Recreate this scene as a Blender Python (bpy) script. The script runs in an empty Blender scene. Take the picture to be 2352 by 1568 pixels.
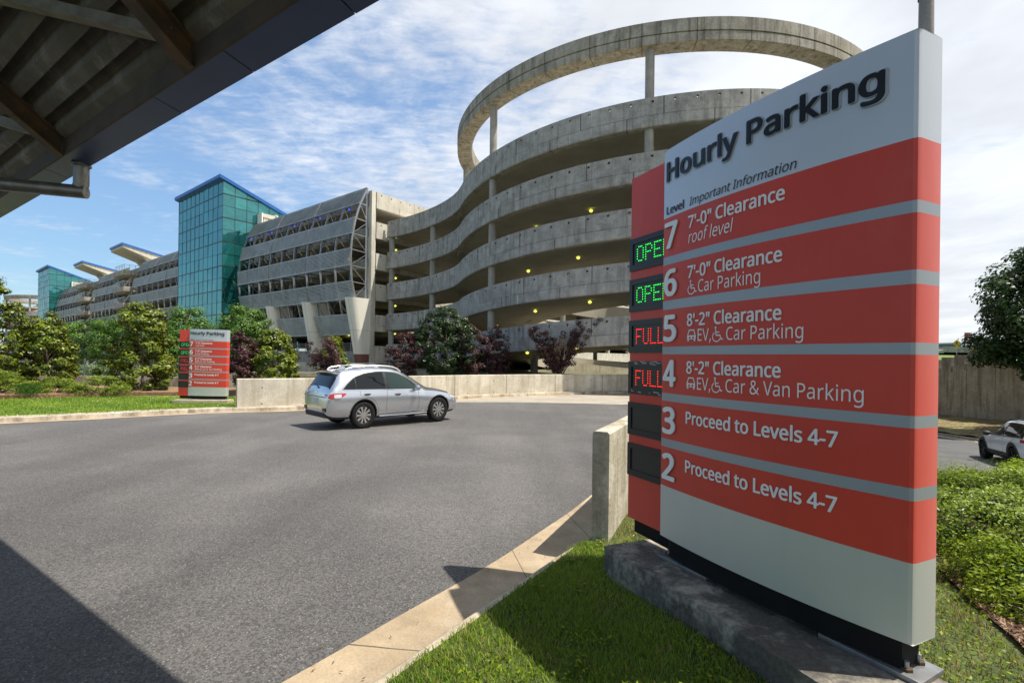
import bpy, bmesh, math, random
import numpy as np
from mathutils import Vector, Matrix
SC = bpy.context.scene
COL = SC.collection
R = math.radians
rng = np.random.default_rng(7)
random.seed(7)

# ------------------------------------------------------------------ camera
cd = bpy.data.cameras.new('camera')
cam = bpy.data.objects.new('camera', cd); COL.objects.link(cam)
cd.sensor_width = 36.0
cd.lens = 1110 / 2352 * 36
cd.shift_y = 36 / 2352
cd.clip_start = 0.05; cd.clip_end = 8000
cam.matrix_world = Matrix.Rotation(math.pi / 2, 4, 'X') @ Matrix.Rotation(0.0125, 4, 'Z')
SC.camera = cam
# ------------------------------------------------------------------ view / light
SC.view_settings.view_transform = 'Standard'
SC.view_settings.look = 'None'
SC.view_settings.gamma = 1.0
SC.view_settings.exposure = 0.75
TOSUN = Vector((0.472, -0.072, 1.0)).normalized()
sl = bpy.data.lights.new('sun', 'SUN'); sl.energy = 4.3; sl.angle = R(0.5); sl.color = (1.0, 0.93, 0.82)
sun = bpy.data.objects.new('sun', sl); COL.objects.link(sun)
sun.rotation_mode = 'QUATERNION'
sun.rotation_quaternion = TOSUN.to_track_quat('Z', 'Y')
sun.location = (20, -5, 60)

W = bpy.data.worlds.new('World'); SC.world = W; W.use_nodes = True


class NT:
    """tiny node-tree writer"""
    def __init__(s, tree): s.t = tree; s.n = tree.nodes; s.l = tree.links
    def add(s, typ, **kw):
        nd = s.n.new(typ)
        for k, v in kw.items(): setattr(nd, k, v)
        return nd
    def put(s, sock, v):
        if isinstance(v, bpy.types.NodeSocket): s.l.new(v, sock)
        elif isinstance(v, (tuple, list)) and len(v) == 3 and sock.type == 'RGBA': sock.default_value = (*v, 1)
        else: sock.default_value = v
    def math(s, op, a, b=None, c=None, clamp=False):
        nd = s.add('ShaderNodeMath', operation=op); nd.use_clamp = clamp
        s.put(nd.inputs[0], a)
        if b is not None: s.put(nd.inputs[1], b)
        if c is not None: s.put(nd.inputs[2], c)
        return nd.outputs[0]
    def mix(s, f, a, b, mode='MIX'):
        nd = s.add('ShaderNodeMix', data_type='RGBA', blend_type=mode)
        s.put(nd.inputs[0], f); s.put(nd.inputs[6], a); s.put(nd.inputs[7], b)
        return nd.outputs[2]
    def noise(s, vec, scale, detail=4, rough=0.55, dist=0.0):
        nd = s.add('ShaderNodeTexNoise')
        if vec is not None: s.l.new(vec, nd.inputs['Vector'])
        nd.inputs['Scale'].default_value = scale; nd.inputs['Detail'].default_value = detail
        nd.inputs['Roughness'].default_value = rough; nd.inputs['Distortion'].default_value = dist
        return nd.outputs['Fac']
    def mapping(s, vec, scale=(1, 1, 1), rot=(0, 0, 0), loc=(0, 0, 0)):
        nd = s.add('ShaderNodeMapping'); s.l.new(vec, nd.inputs[0])
        nd.inputs['Scale'].default_value = scale; nd.inputs['Rotation'].default_value = rot
        nd.inputs['Location'].default_value = loc
        return nd.outputs[0]
    def ramp(s, f, a, b, lo=0.0, hi=1.0):
        nd = s.add('ShaderNodeMapRange'); nd.interpolation_type = 'SMOOTHSTEP'
        s.put(nd.inputs[0], f)
        for i, v in zip((1, 2, 3, 4), (a, b, lo, hi)): nd.inputs[i].default_value = v
        return nd.outputs[0]


def build_world():
    n = NT(W.node_tree); n.n.clear()
    out = n.add('ShaderNodeOutputWorld'); bg = n.add('ShaderNodeBackground')
    sky = n.add('ShaderNodeTexSky'); sky.sky_type = 'NISHITA'; sky.sun_disc = False
    sky.sun_elevation = math.asin(TOSUN.z); sky.sun_rotation = math.atan2(TOSUN.x, TOSUN.y)
    sky.air_density = 1.0; sky.dust_density = 0.6; sky.ozone_density = 2.0
    tc = n.add('ShaderNodeTexCoord'); d = tc.outputs['Generated']
    sp = n.add('ShaderNodeSeparateXYZ'); n.l.new(d, sp.inputs[0])
    zz = n.math('ADD', n.math('MAXIMUM', sp.outputs[2], 0.0), 0.10)
    cb = n.add('ShaderNodeCombineXYZ')
    n.put(cb.inputs[0], n.math('DIVIDE', sp.outputs[0], zz)); n.put(cb.inputs[1], n.math('DIVIDE', sp.outputs[1], zz))
    v = cb.outputs[0]
    v1 = n.mapping(v, (1.0, 0.8, 1), (0, 0, R(25)), (3.1, 1.7, 0))
    big = n.noise(v1, 0.85, 3, 0.5, 0.4)
    mid = n.noise(v1, 3.2, 6, 0.62, 0.5)
    v2 = n.mapping(v, (1.0, 2.2, 1), (0, 0, R(-20)))
    fine = n.noise(v2, 9.0, 5, 0.65, 0.3)
    # more cloud to the right of the scene, clear patch low on the left
    side = n.ramp(sp.outputs[0], -0.75, 0.45, -0.13, 0.24)
    dens = n.math('ADD', n.math('ADD', n.math('MULTIPLY', big, 0.55), n.math('MULTIPLY', mid, 0.5)),
                  n.math('MULTIPLY', fine, 0.34))
    dens = n.math('SUBTRACT', dens, 0.06)
    dens = n.math('ADD', dens, side)
    cl = n.ramp(dens, 0.50, 0.86)
    low = n.ramp(sp.outputs[2], 0.0, 0.16, 0.35, 0.0)
    cl = n.math('ADD', cl, n.math('MULTIPLY', low, n.ramp(sp.outputs[0], -0.6, 0.4)), clamp=True)
    skc = n.mix(1.0, sky.outputs[0], (0.88, 1.05, 1.14), 'MULTIPLY')
    shade = n.ramp(n.noise(v1, 1.7, 4, 0.6), 0.32, 0.72, 0.86, 1.08)
    cc = n.mix(1.0, (5.75, 5.92, 6.2), shade, 'MULTIPLY')
    skc = n.mix(1.0, skc, n.ramp(sp.outputs[2], 0.0, 0.45, 0.74, 1.0), 'MULTIPLY')
    skc = n.mix(0.10, skc, (4.6, 5.6, 6.8))
    c = n.mix(n.math('MULTIPLY', cl, 0.93), skc, cc)
    n.l.new(c, bg.inputs[0]); bg.inputs[1].default_value = 0.10
    n.l.new(bg.outputs[0], out.inputs[0])


build_world()

# ------------------------------------------------------------------ materials
MATS = {}


def mat(name, base, rough=0.6, metal=0.0, spec=0.5, coat=0.0, c2=None, scale=3.0, detail=5, bump=0.0, bscale=40.0,
        streak=0.0, fine=0.0, emit=None, estr=0.0, joint=None, lo=0.35, hi=0.68, tint=False, dirt=None, trans=0.0,
        speck=None, sheen=0.0, hstain=False, lanes=False):
    if name in MATS: return MATS[name]
    m = bpy.data.materials.new(name); m.use_nodes = True
    n = NT(m.node_tree); p = n.n['Principled BSDF']
    geo = n.add('ShaderNodeNewGeometry'); pos = geo.outputs['Position']
    col = base
    if c2:
        f = n.ramp(n.noise(pos, scale, detail, 0.6, 0.2), lo, hi)
        col = n.mix(f, base, c2)
    if streak:
        f = n.ramp(n.noise(n.mapping(pos, (3.2, 3.2, 0.22)), 1.0, 5, 0.65), 0.42, 0.75)
        col = n.mix(n.math('MULTIPLY', f, streak), col, dirt or (0.05, 0.045, 0.035))
        f2 = n.ramp(n.noise(n.mapping(pos, (1.3, 1.3, 0.5), loc=(9, 4, 2)), 1.6, 6, 0.7), 0.5, 0.75)
        col = n.mix(n.math('MULTIPLY', f2, streak * 0.55), col, (0.62, 0.60, 0.56))
    if lanes:   # tyre-polished tracks and dull stains along the direction of travel
        v = n.mapping(pos, (0.62, 0.07, 1.0), rot=(0, 0, R(-38)))
        k = n.ramp(n.noise(v, 1.0, 4, 0.6), 0.35, 0.65, 0.86, 1.12); col = n.mix(1.0, col, k, 'MULTIPLY')
        f = n.ramp(n.noise(pos, 0.8, 6, 0.75, 0.6), 0.62, 0.75); col = n.mix(n.math('MULTIPLY', f, 0.35), col, (0.055, 0.051, 0.049))
        f = n.ramp(n.noise(n.mapping(pos, loc=(7, 3, 0)), 0.55, 5, 0.7), 0.58, 0.74); col = n.mix(n.math('MULTIPLY', f, 0.4), col, (0.180, 0.165, 0.145))
    if hstain:
        vo = n.add('ShaderNodeTexVoronoi'); n.l.new(n.mapping(pos, (0.55, 0.55, 0.9)), vo.inputs['Vector']); vo.inputs['Scale'].default_value = 1.0
        sp = n.add('ShaderNodeSeparateXYZ'); n.l.new(vo.outputs['Color'], sp.inputs[0])
        col = n.mix(n.math('MULTIPLY', n.ramp(sp.outputs[0], 0.55, 1.0), 0.22), col, (0.50, 0.49, 0.46))
        f = n.ramp(n.noise(n.mapping(pos, (0.5, 0.5, 2.6)), 1.3, 6, 0.7), 0.5, 0.72)
        col = n.mix(n.math('MULTIPLY', f, 0.30), col, (0.15, 0.14, 0.125))
        f = n.math('GREATER_THAN', n.noise(n.mapping(pos, (4.2, 4.2, 0.12), loc=(3, 8, 1)), 1.0, 1, 0.4), 0.755)
        col = n.mix(n.math('MULTIPLY', f, 0.5), col, (0.62, 0.62, 0.60))
    if fine:
        f = n.noise(pos, bscale, 3, 0.6)
        k = n.ramp(f, 0.3, 0.7, 1 - fine, 1 + fine)
        col = n.mix(1.0, col, k, 'MULTIPLY')
    if speck:
        vo = n.add('ShaderNodeTexVoronoi'); n.l.new(pos, vo.inputs['Vector']); vo.inputs['Scale'].default_value = speck[0]
        sp = n.add('ShaderNodeSeparateXYZ'); n.l.new(vo.outputs['Color'], sp.inputs[0])
        f = n.math('MULTIPLY', n.math('GREATER_THAN', sp.outputs[0], speck[2]),
                   n.math('LESS_THAN', vo.outputs['Distance'], 0.38))
        col = n.mix(f, col, speck[1])
        f = n.math('GREATER_THAN', sp.outputs[1], 0.6)
        col = n.mix(n.math('MULTIPLY', f, 0.45), col, (0.02, 0.02, 0.022))
    if tint:
        at = n.add('ShaderNodeAttribute'); at.attribute_name = 'tint'
        f = at.outputs['Fac']
        col = n.mix(f, base, tint)
        if dirt: col = n.mix(geo.outputs['Backfacing'], col, dirt)
    if joint:
        uv = n.add('ShaderNodeUVMap'); s = n.add('ShaderNodeSeparateXYZ'); n.l.new(uv.outputs[0], s.inputs[0])
        fr = n.math('FRACT', n.math('DIVIDE', s.outputs[0], joint[0]))
        f = n.math('LESS_THAN', fr, joint[1] / joint[0])
        has = n.math('GREATER_THAN', n.math('ADD', n.math('ABSOLUTE', s.outputs[0]), n.math('ABSOLUTE', s.outputs[1])), 0.0001)
        f = n.math('MULTIPLY', f, has)
        col = n.mix(n.math('MULTIPLY', f, 0.8), col, (0.04, 0.038, 0.035))
        if len(joint) > 2:  # tie holes of the formwork
            fx = n.math('FRACT', n.math('DIVIDE', s.outputs[0], joint[2])); fz = n.math('FRACT', n.math('DIVIDE', s.outputs[1], joint[3]))
            dd = n.math('ADD', n.math('POWER', n.math('MULTIPLY', n.math('SUBTRACT', fx, 0.5), joint[2]), 2.0),
                        n.math('POWER', n.math('MULTIPLY', n.math('SUBTRACT', fz, 0.5), joint[3]), 2.0))
            col = n.mix(n.math('MULTIPLY', has, n.math('LESS_THAN', dd, 0.0007)), col, (0.05, 0.047, 0.04))
    n.put(p.inputs['Base Color'], col)
    p.inputs['Roughness'].default_value = rough; p.inputs['Metallic'].default_value = metal
    p.inputs['Specular IOR Level'].default_value = spec
    p.inputs['Coat Weight'].default_value = coat; p.inputs['Coat Roughness'].default_value = 0.04 if name != 'sign_red' else 0.32
    if sheen: p.inputs['Sheen Weight'].default_value = sheen; p.inputs['Sheen Roughness'].default_value = 0.35
    if trans: p.inputs['Transmission Weight'].default_value = trans
    if emit:
        n.put(p.inputs['Emission Color'], emit); p.inputs['Emission Strength'].default_value = estr
    if bump:
        b = n.add('ShaderNodeBump'); b.inputs['Strength'].default_value = bump; b.inputs['Distance'].default_value = 0.02
        n.l.new(n.noise(pos, bscale, 4, 0.65), b.inputs['Height']); n.l.new(b.outputs[0], p.inputs['Normal'])
    MATS[name] = m
    return m


conc = mat('ramp_concrete', (0.262, 0.253, 0.232), 0.85, c2=(0.37, 0.36, 0.335), scale=1.7, streak=0.55, fine=0.12, bump=0.3, bscale=14, joint=(4.95, 0.06), hstain=True)
conc_plain = mat('plain_concrete', (0.28, 0.265, 0.235), 0.85, c2=(0.37, 0.355, 0.315), scale=1.1, streak=0.5, fine=0.10, bump=0.2, bscale=14)
conc_ring = mat('ring_concrete', (0.27, 0.245, 0.195), 0.88, c2=(0.38, 0.35, 0.29), scale=1.2, streak=0.75, fine=0.12, bump=0.3, bscale=9, joint=(3.1, 0.05))
conc_light = mat('pale_concrete', (0.50, 0.47, 0.39), 0.85, c2=(0.60, 0.57, 0.49), scale=0.9, streak=0.30, fine=0.06, bump=0.15, bscale=14, joint=(5.0, 0.05))
conc_soffit = mat('soffit_concrete', (0.40, 0.365, 0.295), 0.9, c2=(0.47, 0.43, 0.355), scale=0.6, fine=0.05, bscale=6)
conc_wall = mat('barrier_concrete', (0.47, 0.425, 0.33), 0.85, c2=(0.62, 0.575, 0.475), scale=1.4, streak=0.55, fine=0.09, bump=0.25, bscale=18, joint=(3.4, 0.035, 1.7, 0.62), dirt=(0.24, 0.19, 0.12))
conc_end = mat('weathered_concrete', (0.34, 0.30, 0.22), 0.9, c2=(0.50, 0.46, 0.37), scale=3.0, streak=0.7, fine=0.15, bump=0.5, bscale=25, dirt=(0.10, 0.085, 0.06))
conc_plinth = mat('plinth_concrete', (0.085, 0.078, 0.066), 0.92, c2=(0.34, 0.305, 0.245), scale=5.0, detail=8, fine=0.22, bump=0.5, bscale=40, lo=0.45, hi=0.68, streak=0.35)
conc_gutter = mat('gutter_concrete', (0.32, 0.245, 0.155), 0.9, c2=(0.43, 0.345, 0.235), scale=1.3, fine=0.10, bump=0.25, bscale=70, streak=0.3, joint=(1.22, 0.012))
conc_kerb = mat('kerb_concrete', (0.37, 0.30, 0.205), 0.9, c2=(0.50, 0.43, 0.32), scale=2.6, fine=0.12, bump=0.3, bscale=40, streak=0.4)
conc_kerb2 = mat('dirty_kerb_concrete', (0.34, 0.28, 0.20), 0.9, c2=(0.50, 0.44, 0.34), scale=2.2, fine=0.15, bump=0.35, bscale=30, streak=0.85, dirt=(0.08, 0.065, 0.045))
conc_lane = mat('lane_concrete', (0.30, 0.265, 0.215), 0.9, c2=(0.37, 0.335, 0.275), scale=0.5, fine=0.07, bscale=30, streak=0.2)
asphalt = mat('asphalt', (0.107, 0.103, 0.101), 0.80, spec=0.35, c2=(0.150, 0.144, 0.138), scale=0.30, detail=7, fine=0.32, bump=0.7, bscale=120, speck=(70, (0.28, 0.265, 0.245), 0.90), lanes=True)
asphalt_far = mat('old_asphalt', (0.075, 0.075, 0.078), 0.85, c2=(0.10, 0.10, 0.10), scale=0.8, fine=0.2, bscale=60)
turf_soil = mat('turf_soil', (0.035, 0.055, 0.012), 0.95, c2=(0.075, 0.10, 0.022), scale=3, fine=0.4, bump=0.6, bscale=50)
turf_far = mat('lawn_turf', (0.075, 0.130, 0.012), 0.9, c2=(0.15, 0.20, 0.024), scale=1.4, fine=0.45, bump=0.7, bscale=22)
mulch_m = mat('mulch', (0.17, 0.095, 0.05), 0.95, c2=(0.29, 0.18, 0.10), scale=9, fine=0.5, bump=0.9, bscale=30)
mulch_dk = mat('dark_mulch', (0.10, 0.055, 0.03), 0.95, c2=(0.22, 0.13, 0.075), scale=14, fine=0.5, bump=0.9, bscale=60)
bank_m = mat('bank_soil', (0.13, 0.085, 0.045), 0.95, c2=(0.22, 0.20, 0.075), scale=0.9, fine=0.5, bump=0.9, bscale=9)
ground_m = mat('ground', (0.10, 0.11, 0.05), 0.95, c2=(0.16, 0.14, 0.09), scale=0.3, fine=0.2, bscale=4)
steel_grey = mat('galvanised_steel', (0.42, 0.43, 0.44), 0.42, metal=0.75, c2=(0.33, 0.34, 0.35), scale=2.5)
steel_slat = mat('louvre_aluminium', (0.38, 0.37, 0.35), 0.42, metal=0.5, c2=(0.29, 0.285, 0.265), scale=0.8, streak=0.25)
steel_post = mat('dark_steel', (0.10, 0.12, 0.15), 0.5, metal=0.4)
steel_rail = mat('rail_steel', (0.55, 0.55, 0.53), 0.35, metal=0.8)
cream = mat('cream_panel', (0.73, 0.705, 0.62), 0.6, c2=(0.77, 0.745, 0.66), scale=0.5, streak=0.08)
brown_base = mat('brown_base', (0.16, 0.065, 0.05), 0.7, c2=(0.19, 0.08, 0.06), scale=2)
blue_roof = mat('blue_roof', (0.025, 0.13, 0.42), 0.4, c2=(0.035, 0.15, 0.46), scale=2, metal=0.2)
mullion = mat('mullion', (0.035, 0.07, 0.07), 0.4, metal=0.5)
white_m = mat('white_panel', (0.75, 0.74, 0.70), 0.55)
black_m = mat('black_metal', (0.004, 0.004, 0.0045), 0.75, spec=0.25, c2=(0.007, 0.007, 0.007), scale=6)
black_gloss = mat('black_plastic', (0.015, 0.015, 0.016), 0.35)
silver_sign = mat('sign_silver', (0.56, 0.59, 0.63), 0.40, metal=0.35, c2=(0.58, 0.61, 0.65), scale=1.0, fine=0.05, bscale=500, streak=0.04)
silver_stripe = mat('sign_grey_stripe', (0.33, 0.36, 0.385), 0.42, metal=0.4, c2=(0.35, 0.38, 0.405), scale=1.0, fine=0.05, bscale=500)
silver_low = mat('sign_pale_silver', (0.54, 0.56, 0.52), 0.42, metal=0.35, c2=(0.56, 0.58, 0.54), scale=1.0, fine=0.04, bscale=500, streak=0.05)
red_sign = mat('sign_red', (0.66, 0.052, 0.026), 0.42, spec=0.5, c2=(0.61, 0.046, 0.022), scale=1.5, fine=0.05, bscale=500, streak=0.08, sheen=0.45)
letter_w = mat('letter_white', (0.84, 0.84, 0.82), 0.5)
letter_n = mat('number_silver', (0.82, 0.83, 0.81), 0.45)
letter_k = mat('letter_black', (0.010, 0.010, 0.012), 0.3)
letter_o = mat('letter_edge', (0.42, 0.44, 0.44), 0.35, metal=0.5)
led_g = mat('led_green', (0.0, 0.3, 0.02), 0.4, emit=(0.01, 1.0, 0.06), estr=1.7)
led_r = mat('led_red', (0.4, 0.0, 0.0), 0.4, emit=(1.0, 0.015, 0.005), estr=1.7)
lamp_y = mat('lamp_glow', (0.6, 0.6, 0.15), 0.4, emit=(0.90, 0.88, 0.14), estr=0.85)
lamp_b = mat('blue_lamp_glow', (0.02, 0.05, 0.5), 0.4, emit=(0.02, 0.07, 0.9), estr=1.6)
rust = mat('rusty_steel', (0.055, 0.038, 0.022), 0.75, c2=(0.11, 0.060, 0.026), scale=5, metal=0.2, bump=0.3, bscale=60)
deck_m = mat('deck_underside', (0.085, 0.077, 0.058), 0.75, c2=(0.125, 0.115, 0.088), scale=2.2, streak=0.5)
fascia_m = mat('fascia_metal', (0.028, 0.050, 0.125), 0.40, metal=0.3, c2=(0.034, 0.058, 0.14), scale=2)  # blue pushed into the base colour to stand in for sky reflection
edge_m = mat('edge_steel', (0.035, 0.028, 0.020), 0.75, c2=(0.06, 0.04, 0.025), scale=4)
plate_m = mat('base_plate_steel', (0.30, 0.32, 0.33), 0.35, metal=0.6, c2=(0.22, 0.22, 0.22), scale=8)
timber = mat('edging_timber', (0.055, 0.034, 0.020), 0.9, c2=(0.10, 0.06, 0.035), scale=14)
bark = mat('bark', (0.09, 0.07, 0.05), 0.9, c2=(0.17, 0.14, 0.11), scale=14, bump=0.5, bscale=40)
twig_m = mat('dry_twig', (0.33, 0.26, 0.19), 0.9)


def glass_mat():
    m = bpy.data.materials.new('teal_glass'); m.use_nodes = True
    n = NT(m.node_tree); p = n.n['Principled BSDF']
    at = n.add('ShaderNodeAttribute'); at.attribute_name = 'tint'
    c = n.mix(at.outputs['Fac'], (0.003, 0.045, 0.050), (0.014, 0.135, 0.130))  # spread of pane tints imitates uneven cloud reflections
    n.put(p.inputs['Base Color'], c)
    p.inputs['Roughness'].default_value = 0.03; p.inputs['Specular IOR Level'].default_value = 1.0
    p.inputs['IOR'].default_value = 2.1
    n.put(p.inputs['Specular Tint'], (0.36, 0.90, 0.88))
    b = n.add('ShaderNodeBump'); b.inputs['Strength'].default_value = 0.22; b.inputs['Distance'].default_value = 0.3
    g = n.add('ShaderNodeNewGeometry')
    n.l.new(n.noise(g.outputs['Position'], 0.55, 2), b.inputs['Height']); n.l.new(b.outputs[0], p.inputs['Normal'])
    return m


teal = glass_mat()


def leafm(name, a, b, back=None, rough=0.4, spec=0.5):
    m = mat(name, a, rough, spec=spec, tint=b, dirt=back)
    n = NT(m.node_tree); p = n.n['Principled BSDF']; out = n.n['Material Output']
    tr = n.add('ShaderNodeBsdfTranslucent'); mx = n.add('ShaderNodeMixShader')
    src = p.inputs['Base Color'].links[0].from_socket
    n.l.new(src, tr.inputs[0]); mx.inputs[0].default_value = 0.36
    n.l.new(p.outputs[0], mx.inputs[1]); n.l.new(tr.outputs[0], mx.inputs[2]); n.l.new(mx.outputs[0], out.inputs[0])
    return m


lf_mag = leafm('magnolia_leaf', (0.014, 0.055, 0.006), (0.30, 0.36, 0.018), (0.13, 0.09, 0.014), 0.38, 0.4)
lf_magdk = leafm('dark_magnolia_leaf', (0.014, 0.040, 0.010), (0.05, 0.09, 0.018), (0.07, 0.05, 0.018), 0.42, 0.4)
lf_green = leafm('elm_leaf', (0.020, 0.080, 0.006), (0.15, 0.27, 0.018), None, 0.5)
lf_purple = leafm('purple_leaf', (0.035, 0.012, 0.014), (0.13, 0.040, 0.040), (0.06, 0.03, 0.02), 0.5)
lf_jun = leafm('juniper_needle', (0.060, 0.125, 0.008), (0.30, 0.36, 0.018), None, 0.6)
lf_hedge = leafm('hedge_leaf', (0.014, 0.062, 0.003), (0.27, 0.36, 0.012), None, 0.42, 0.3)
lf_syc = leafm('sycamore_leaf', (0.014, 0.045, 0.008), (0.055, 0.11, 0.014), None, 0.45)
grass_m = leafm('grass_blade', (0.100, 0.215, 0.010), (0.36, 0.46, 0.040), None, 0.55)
petal = mat('white_petal', (0.75, 0.72, 0.62), 0.5)


# ------------------------------------------------------------------ object helpers
def tag(o, label=None, cat=None, group=None, kind=None):
    if label: o['label'] = label
    if cat: o['category'] = cat
    if group: o['group'] = group
    if kind: o['kind'] = kind
    return o


def thing(name, label, cat, loc=(0, 0, 0), rz=0.0, group=None):
    o = bpy.data.objects.new(name, None); COL.objects.link(o)
    o.empty_display_size = 0.3
    o.location = loc; o.rotation_euler = (0, 0, rz)
    return tag(o, label, cat, group)


def copy_tree(o, parent=None):
    c = o.copy(); COL.objects.link(c)
    if parent is not None: c.parent = parent
    for ch in list(o.children): copy_tree(ch, c)
    return c


class MB:
    def __init__(s): s.v = []; s.f = []; s.m = []; s.uv = []
    def add(s, vs, fs, mi=0, uvs=None):
        b = len(s.v); s.v.extend([tuple(p) for p in vs])
        for i, f in enumerate(fs):
            s.f.append([b + k for k in f]); s.m.append(mi)
            s.uv.append([uvs[k] for k in f] if uvs else None)
    def quad(s, a, b, c, d, mi=0, uvs=None): s.add((a, b, c, d), [(0, 1, 2, 3)], mi, uvs)
    def box(s, lo, hi, mi=0, M=None):
        x0, y0, z0 = lo; x1, y1, z1 = hi
        vs = [(x0, y0, z0), (x1, y0, z0), (x1, y1, z0), (x0, y1, z0), (x0, y0, z1), (x1, y0, z1), (x1, y1, z1), (x0, y1, z1)]
        if M: vs = [M(*p) for p in vs]
        s.add(vs, [(0, 3, 2, 1), (4, 5, 6, 7), (0, 1, 5, 4), (1, 2, 6, 5), (2, 3, 7, 6), (3, 0, 4, 7)], mi)
    def bar(s, p, q, w, h=None, mi=0, up=(0, 0, 1)):
        p = Vector(p); q = Vector(q); h = h or w
        t = (q - p).normalized(); u = Vector(up)
        if abs(t.dot(u)) > 0.98: u = Vector((1, 0, 0))
        a = t.cross(u).normalized() * w / 2; b = a.cross(t).normalized() * h / 2
        vs = [p - a - b, p + a - b, p + a + b, p - a + b, q - a - b, q + a - b, q + a + b, q - a + b]
        s.add(vs, [(0, 3, 2, 1), (4, 5, 6, 7), (0, 1, 5, 4), (1, 2, 6, 5), (2, 3, 7, 6), (3, 0, 4, 7)], mi)
    def tube(s, pts, rad, n=8, mi=0, cap=True):
        pts = [Vector(p) for p in pts]; k = len(pts)
        rad = rad if isinstance(rad, (list, tuple)) else [rad] * k
        b = len(s.v); prev = None
        for i, p in enumerate(pts):
            t = (pts[min(i + 1, k - 1)] - pts[max(i - 1, 0)]).normalized()
            u = prev if prev is not None else (Vector((1, 0, 0)) if abs(t.z) > 0.9 else Vector((0, 0, 1)))
            a = (u - t * u.dot(t)).normalized(); prev = a; c = t.cross(a)
            for j in range(n):
                an = 2 * math.pi * j / n
                s.v.append(tuple(p + (a * math.cos(an) + c * math.sin(an)) * rad[i]))
        for i in range(k - 1):
            for j in range(n):
                jj = (j + 1) % n
                s.f.append([b + i * n + j, b + i * n + jj, b + (i + 1) * n + jj, b + (i + 1) * n + j]); s.m.append(mi); s.uv.append(None)
        if cap:
            s.f.append([b + j for j in range(n)][::-1]); s.m.append(mi); s.uv.append(None)
            s.f.append([b + (k - 1) * n + j for j in range(n)]); s.m.append(mi); s.uv.append(None)
    def prism(s, poly, z0, z1, mi=0):
        """vertical prism over a plan polygon; z0/z1 numbers or functions of (x,y)"""
        f0 = z0 if callable(z0) else (lambda x, y: z0); f1 = z1 if callable(z1) else (lambda x, y: z1)
        n = len(poly)
        vs = [(x, y, f0(x, y)) for x, y in poly] + [(x, y, f1(x, y)) for x, y in poly]
        fs = [list(range(n))[::-1], list(range(n, 2 * n))] + [(i, (i + 1) % n, n + (i + 1) % n, n + i) for i in range(n)]
        s.add(vs, fs, mi)
    def strip(s, rows, mi=0, closed=False, uvs=None):
        """rows of equal point counts joined into quads"""
        b = len(s.v); n = len(rows[0])
        for r in rows: s.v.extend([tuple(p) for p in r])
        for i in range(len(rows) - 1):
            for j in range(n if closed else n - 1):
                jj = (j + 1) % n
                s.f.append([b + i * n + j, b + i * n + jj, b + (i + 1) * n + jj, b + (i + 1) * n + j]); s.m.append(mi)
                s.uv.append([uvs[i][j], uvs[i][jj], uvs[i + 1][jj], uvs[i + 1][j]] if uvs else None)
    def revolve(s, prof, cx, cy, n=16, mi=0):
        rows = [[(cx + r * math.cos(2 * math.pi * j / n), cy + r * math.sin(2 * math.pi * j / n), z) for j in range(n)] for r, z in prof]
        s.strip(rows, mi, closed=True)
    def build(s, name, mats, parent=None, smooth=False, local=False, bevel=0.0, auto=None):
        me = bpy.data.meshes.new(name)
        off = Vector((0, 0, 0))
        if parent is not None and not local:
            p = parent
            while p is not None: off += p.location; p = p.parent
        me.from_pydata([(x - off.x, y - off.y, z - off.z) for x, y, z in s.v], [], s.f)
        for m in (mats if isinstance(mats, (list, tuple)) else [mats]): me.materials.append(m)
        me.polygons.foreach_set('material_index', s.m)
        if any(u is not None for u in s.uv):
            L = me.uv_layers.new(name='UVMap'); k = 0
            for f, u in zip(s.f, s.uv):
                for i in range(len(f)):
                    if u: L.data[k].uv = u[i]
                    k += 1
        me.update()
        o = bpy.data.objects.new(name, me); COL.objects.link(o)
        if parent is not None: o.parent = parent
        if bevel:
            bm = bmesh.new(); bm.from_mesh(me)
            bmesh.ops.remove_doubles(bm, verts=bm.verts, dist=1e-4)
            ed = [e for e in bm.edges if len(e.link_faces) == 2 and e.calc_face_angle(0) > 0.6]
            bmesh.ops.bevel(bm, geom=ed, offset=bevel, segments=2, profile=0.6, affect='EDGES', clamp_overlap=True)
            bm.to_mesh(me); bm.free()
        if smooth or bevel:
            me.polygons.foreach_set('use_smooth', [True] * len(me.polygons))
            if not smooth or auto: me.set_sharp_from_angle(angle=R(auto or 35))
            else: me.set_sharp_from_angle(angle=R(50))
        return o


def npmesh(name, V, F, mats, parent=None, tint=None, smooth=False, midx=None):
    """fast mesh from numpy arrays of equal-sized faces; vertices in world space"""
    V = np.asarray(V, np.float32).copy(); F = np.asarray(F, np.int32)
    if parent is not None:
        p = parent
        while p is not None:
            V -= np.array(p.location, np.float32); p = p.parent
    me = bpy.data.meshes.new(name); k = F.shape[1]
    me.vertices.add(len(V)); me.vertices.foreach_set('co', V.ravel())
    me.loops.add(F.size); me.loops.foreach_set('vertex_index', F.ravel())
    me.polygons.add(len(F)); me.polygons.foreach_set('loop_start', np.arange(0, F.size, k, dtype=np.int32))
    for m in (mats if isinstance(mats, (list, tuple)) else [mats]): me.materials.append(m)
    if midx is not None: me.polygons.foreach_set('material_index', np.asarray(midx, np.int32))
    me.update(calc_edges=True)
    if tint is not None:
        a = me.attributes.new('tint', 'FLOAT', 'FACE'); a.data.foreach_set('value', np.asarray(tint, np.float32))
    if smooth: me.polygons.foreach_set('use_smooth', [True] * len(F))
    o = bpy.data.objects.new(name, me); COL.objects.link(o)
    if parent is not None: o.parent = parent
    return o


def rot2(a): return math.cos(a), math.sin(a)


# ================================================================== GROUND
def road_z(x, y):
    if y < 15: return -1.82 - 0.02 * max(y, -5)
    return -2.12 - 0.006 * (min(y, 60) - 15)


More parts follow.
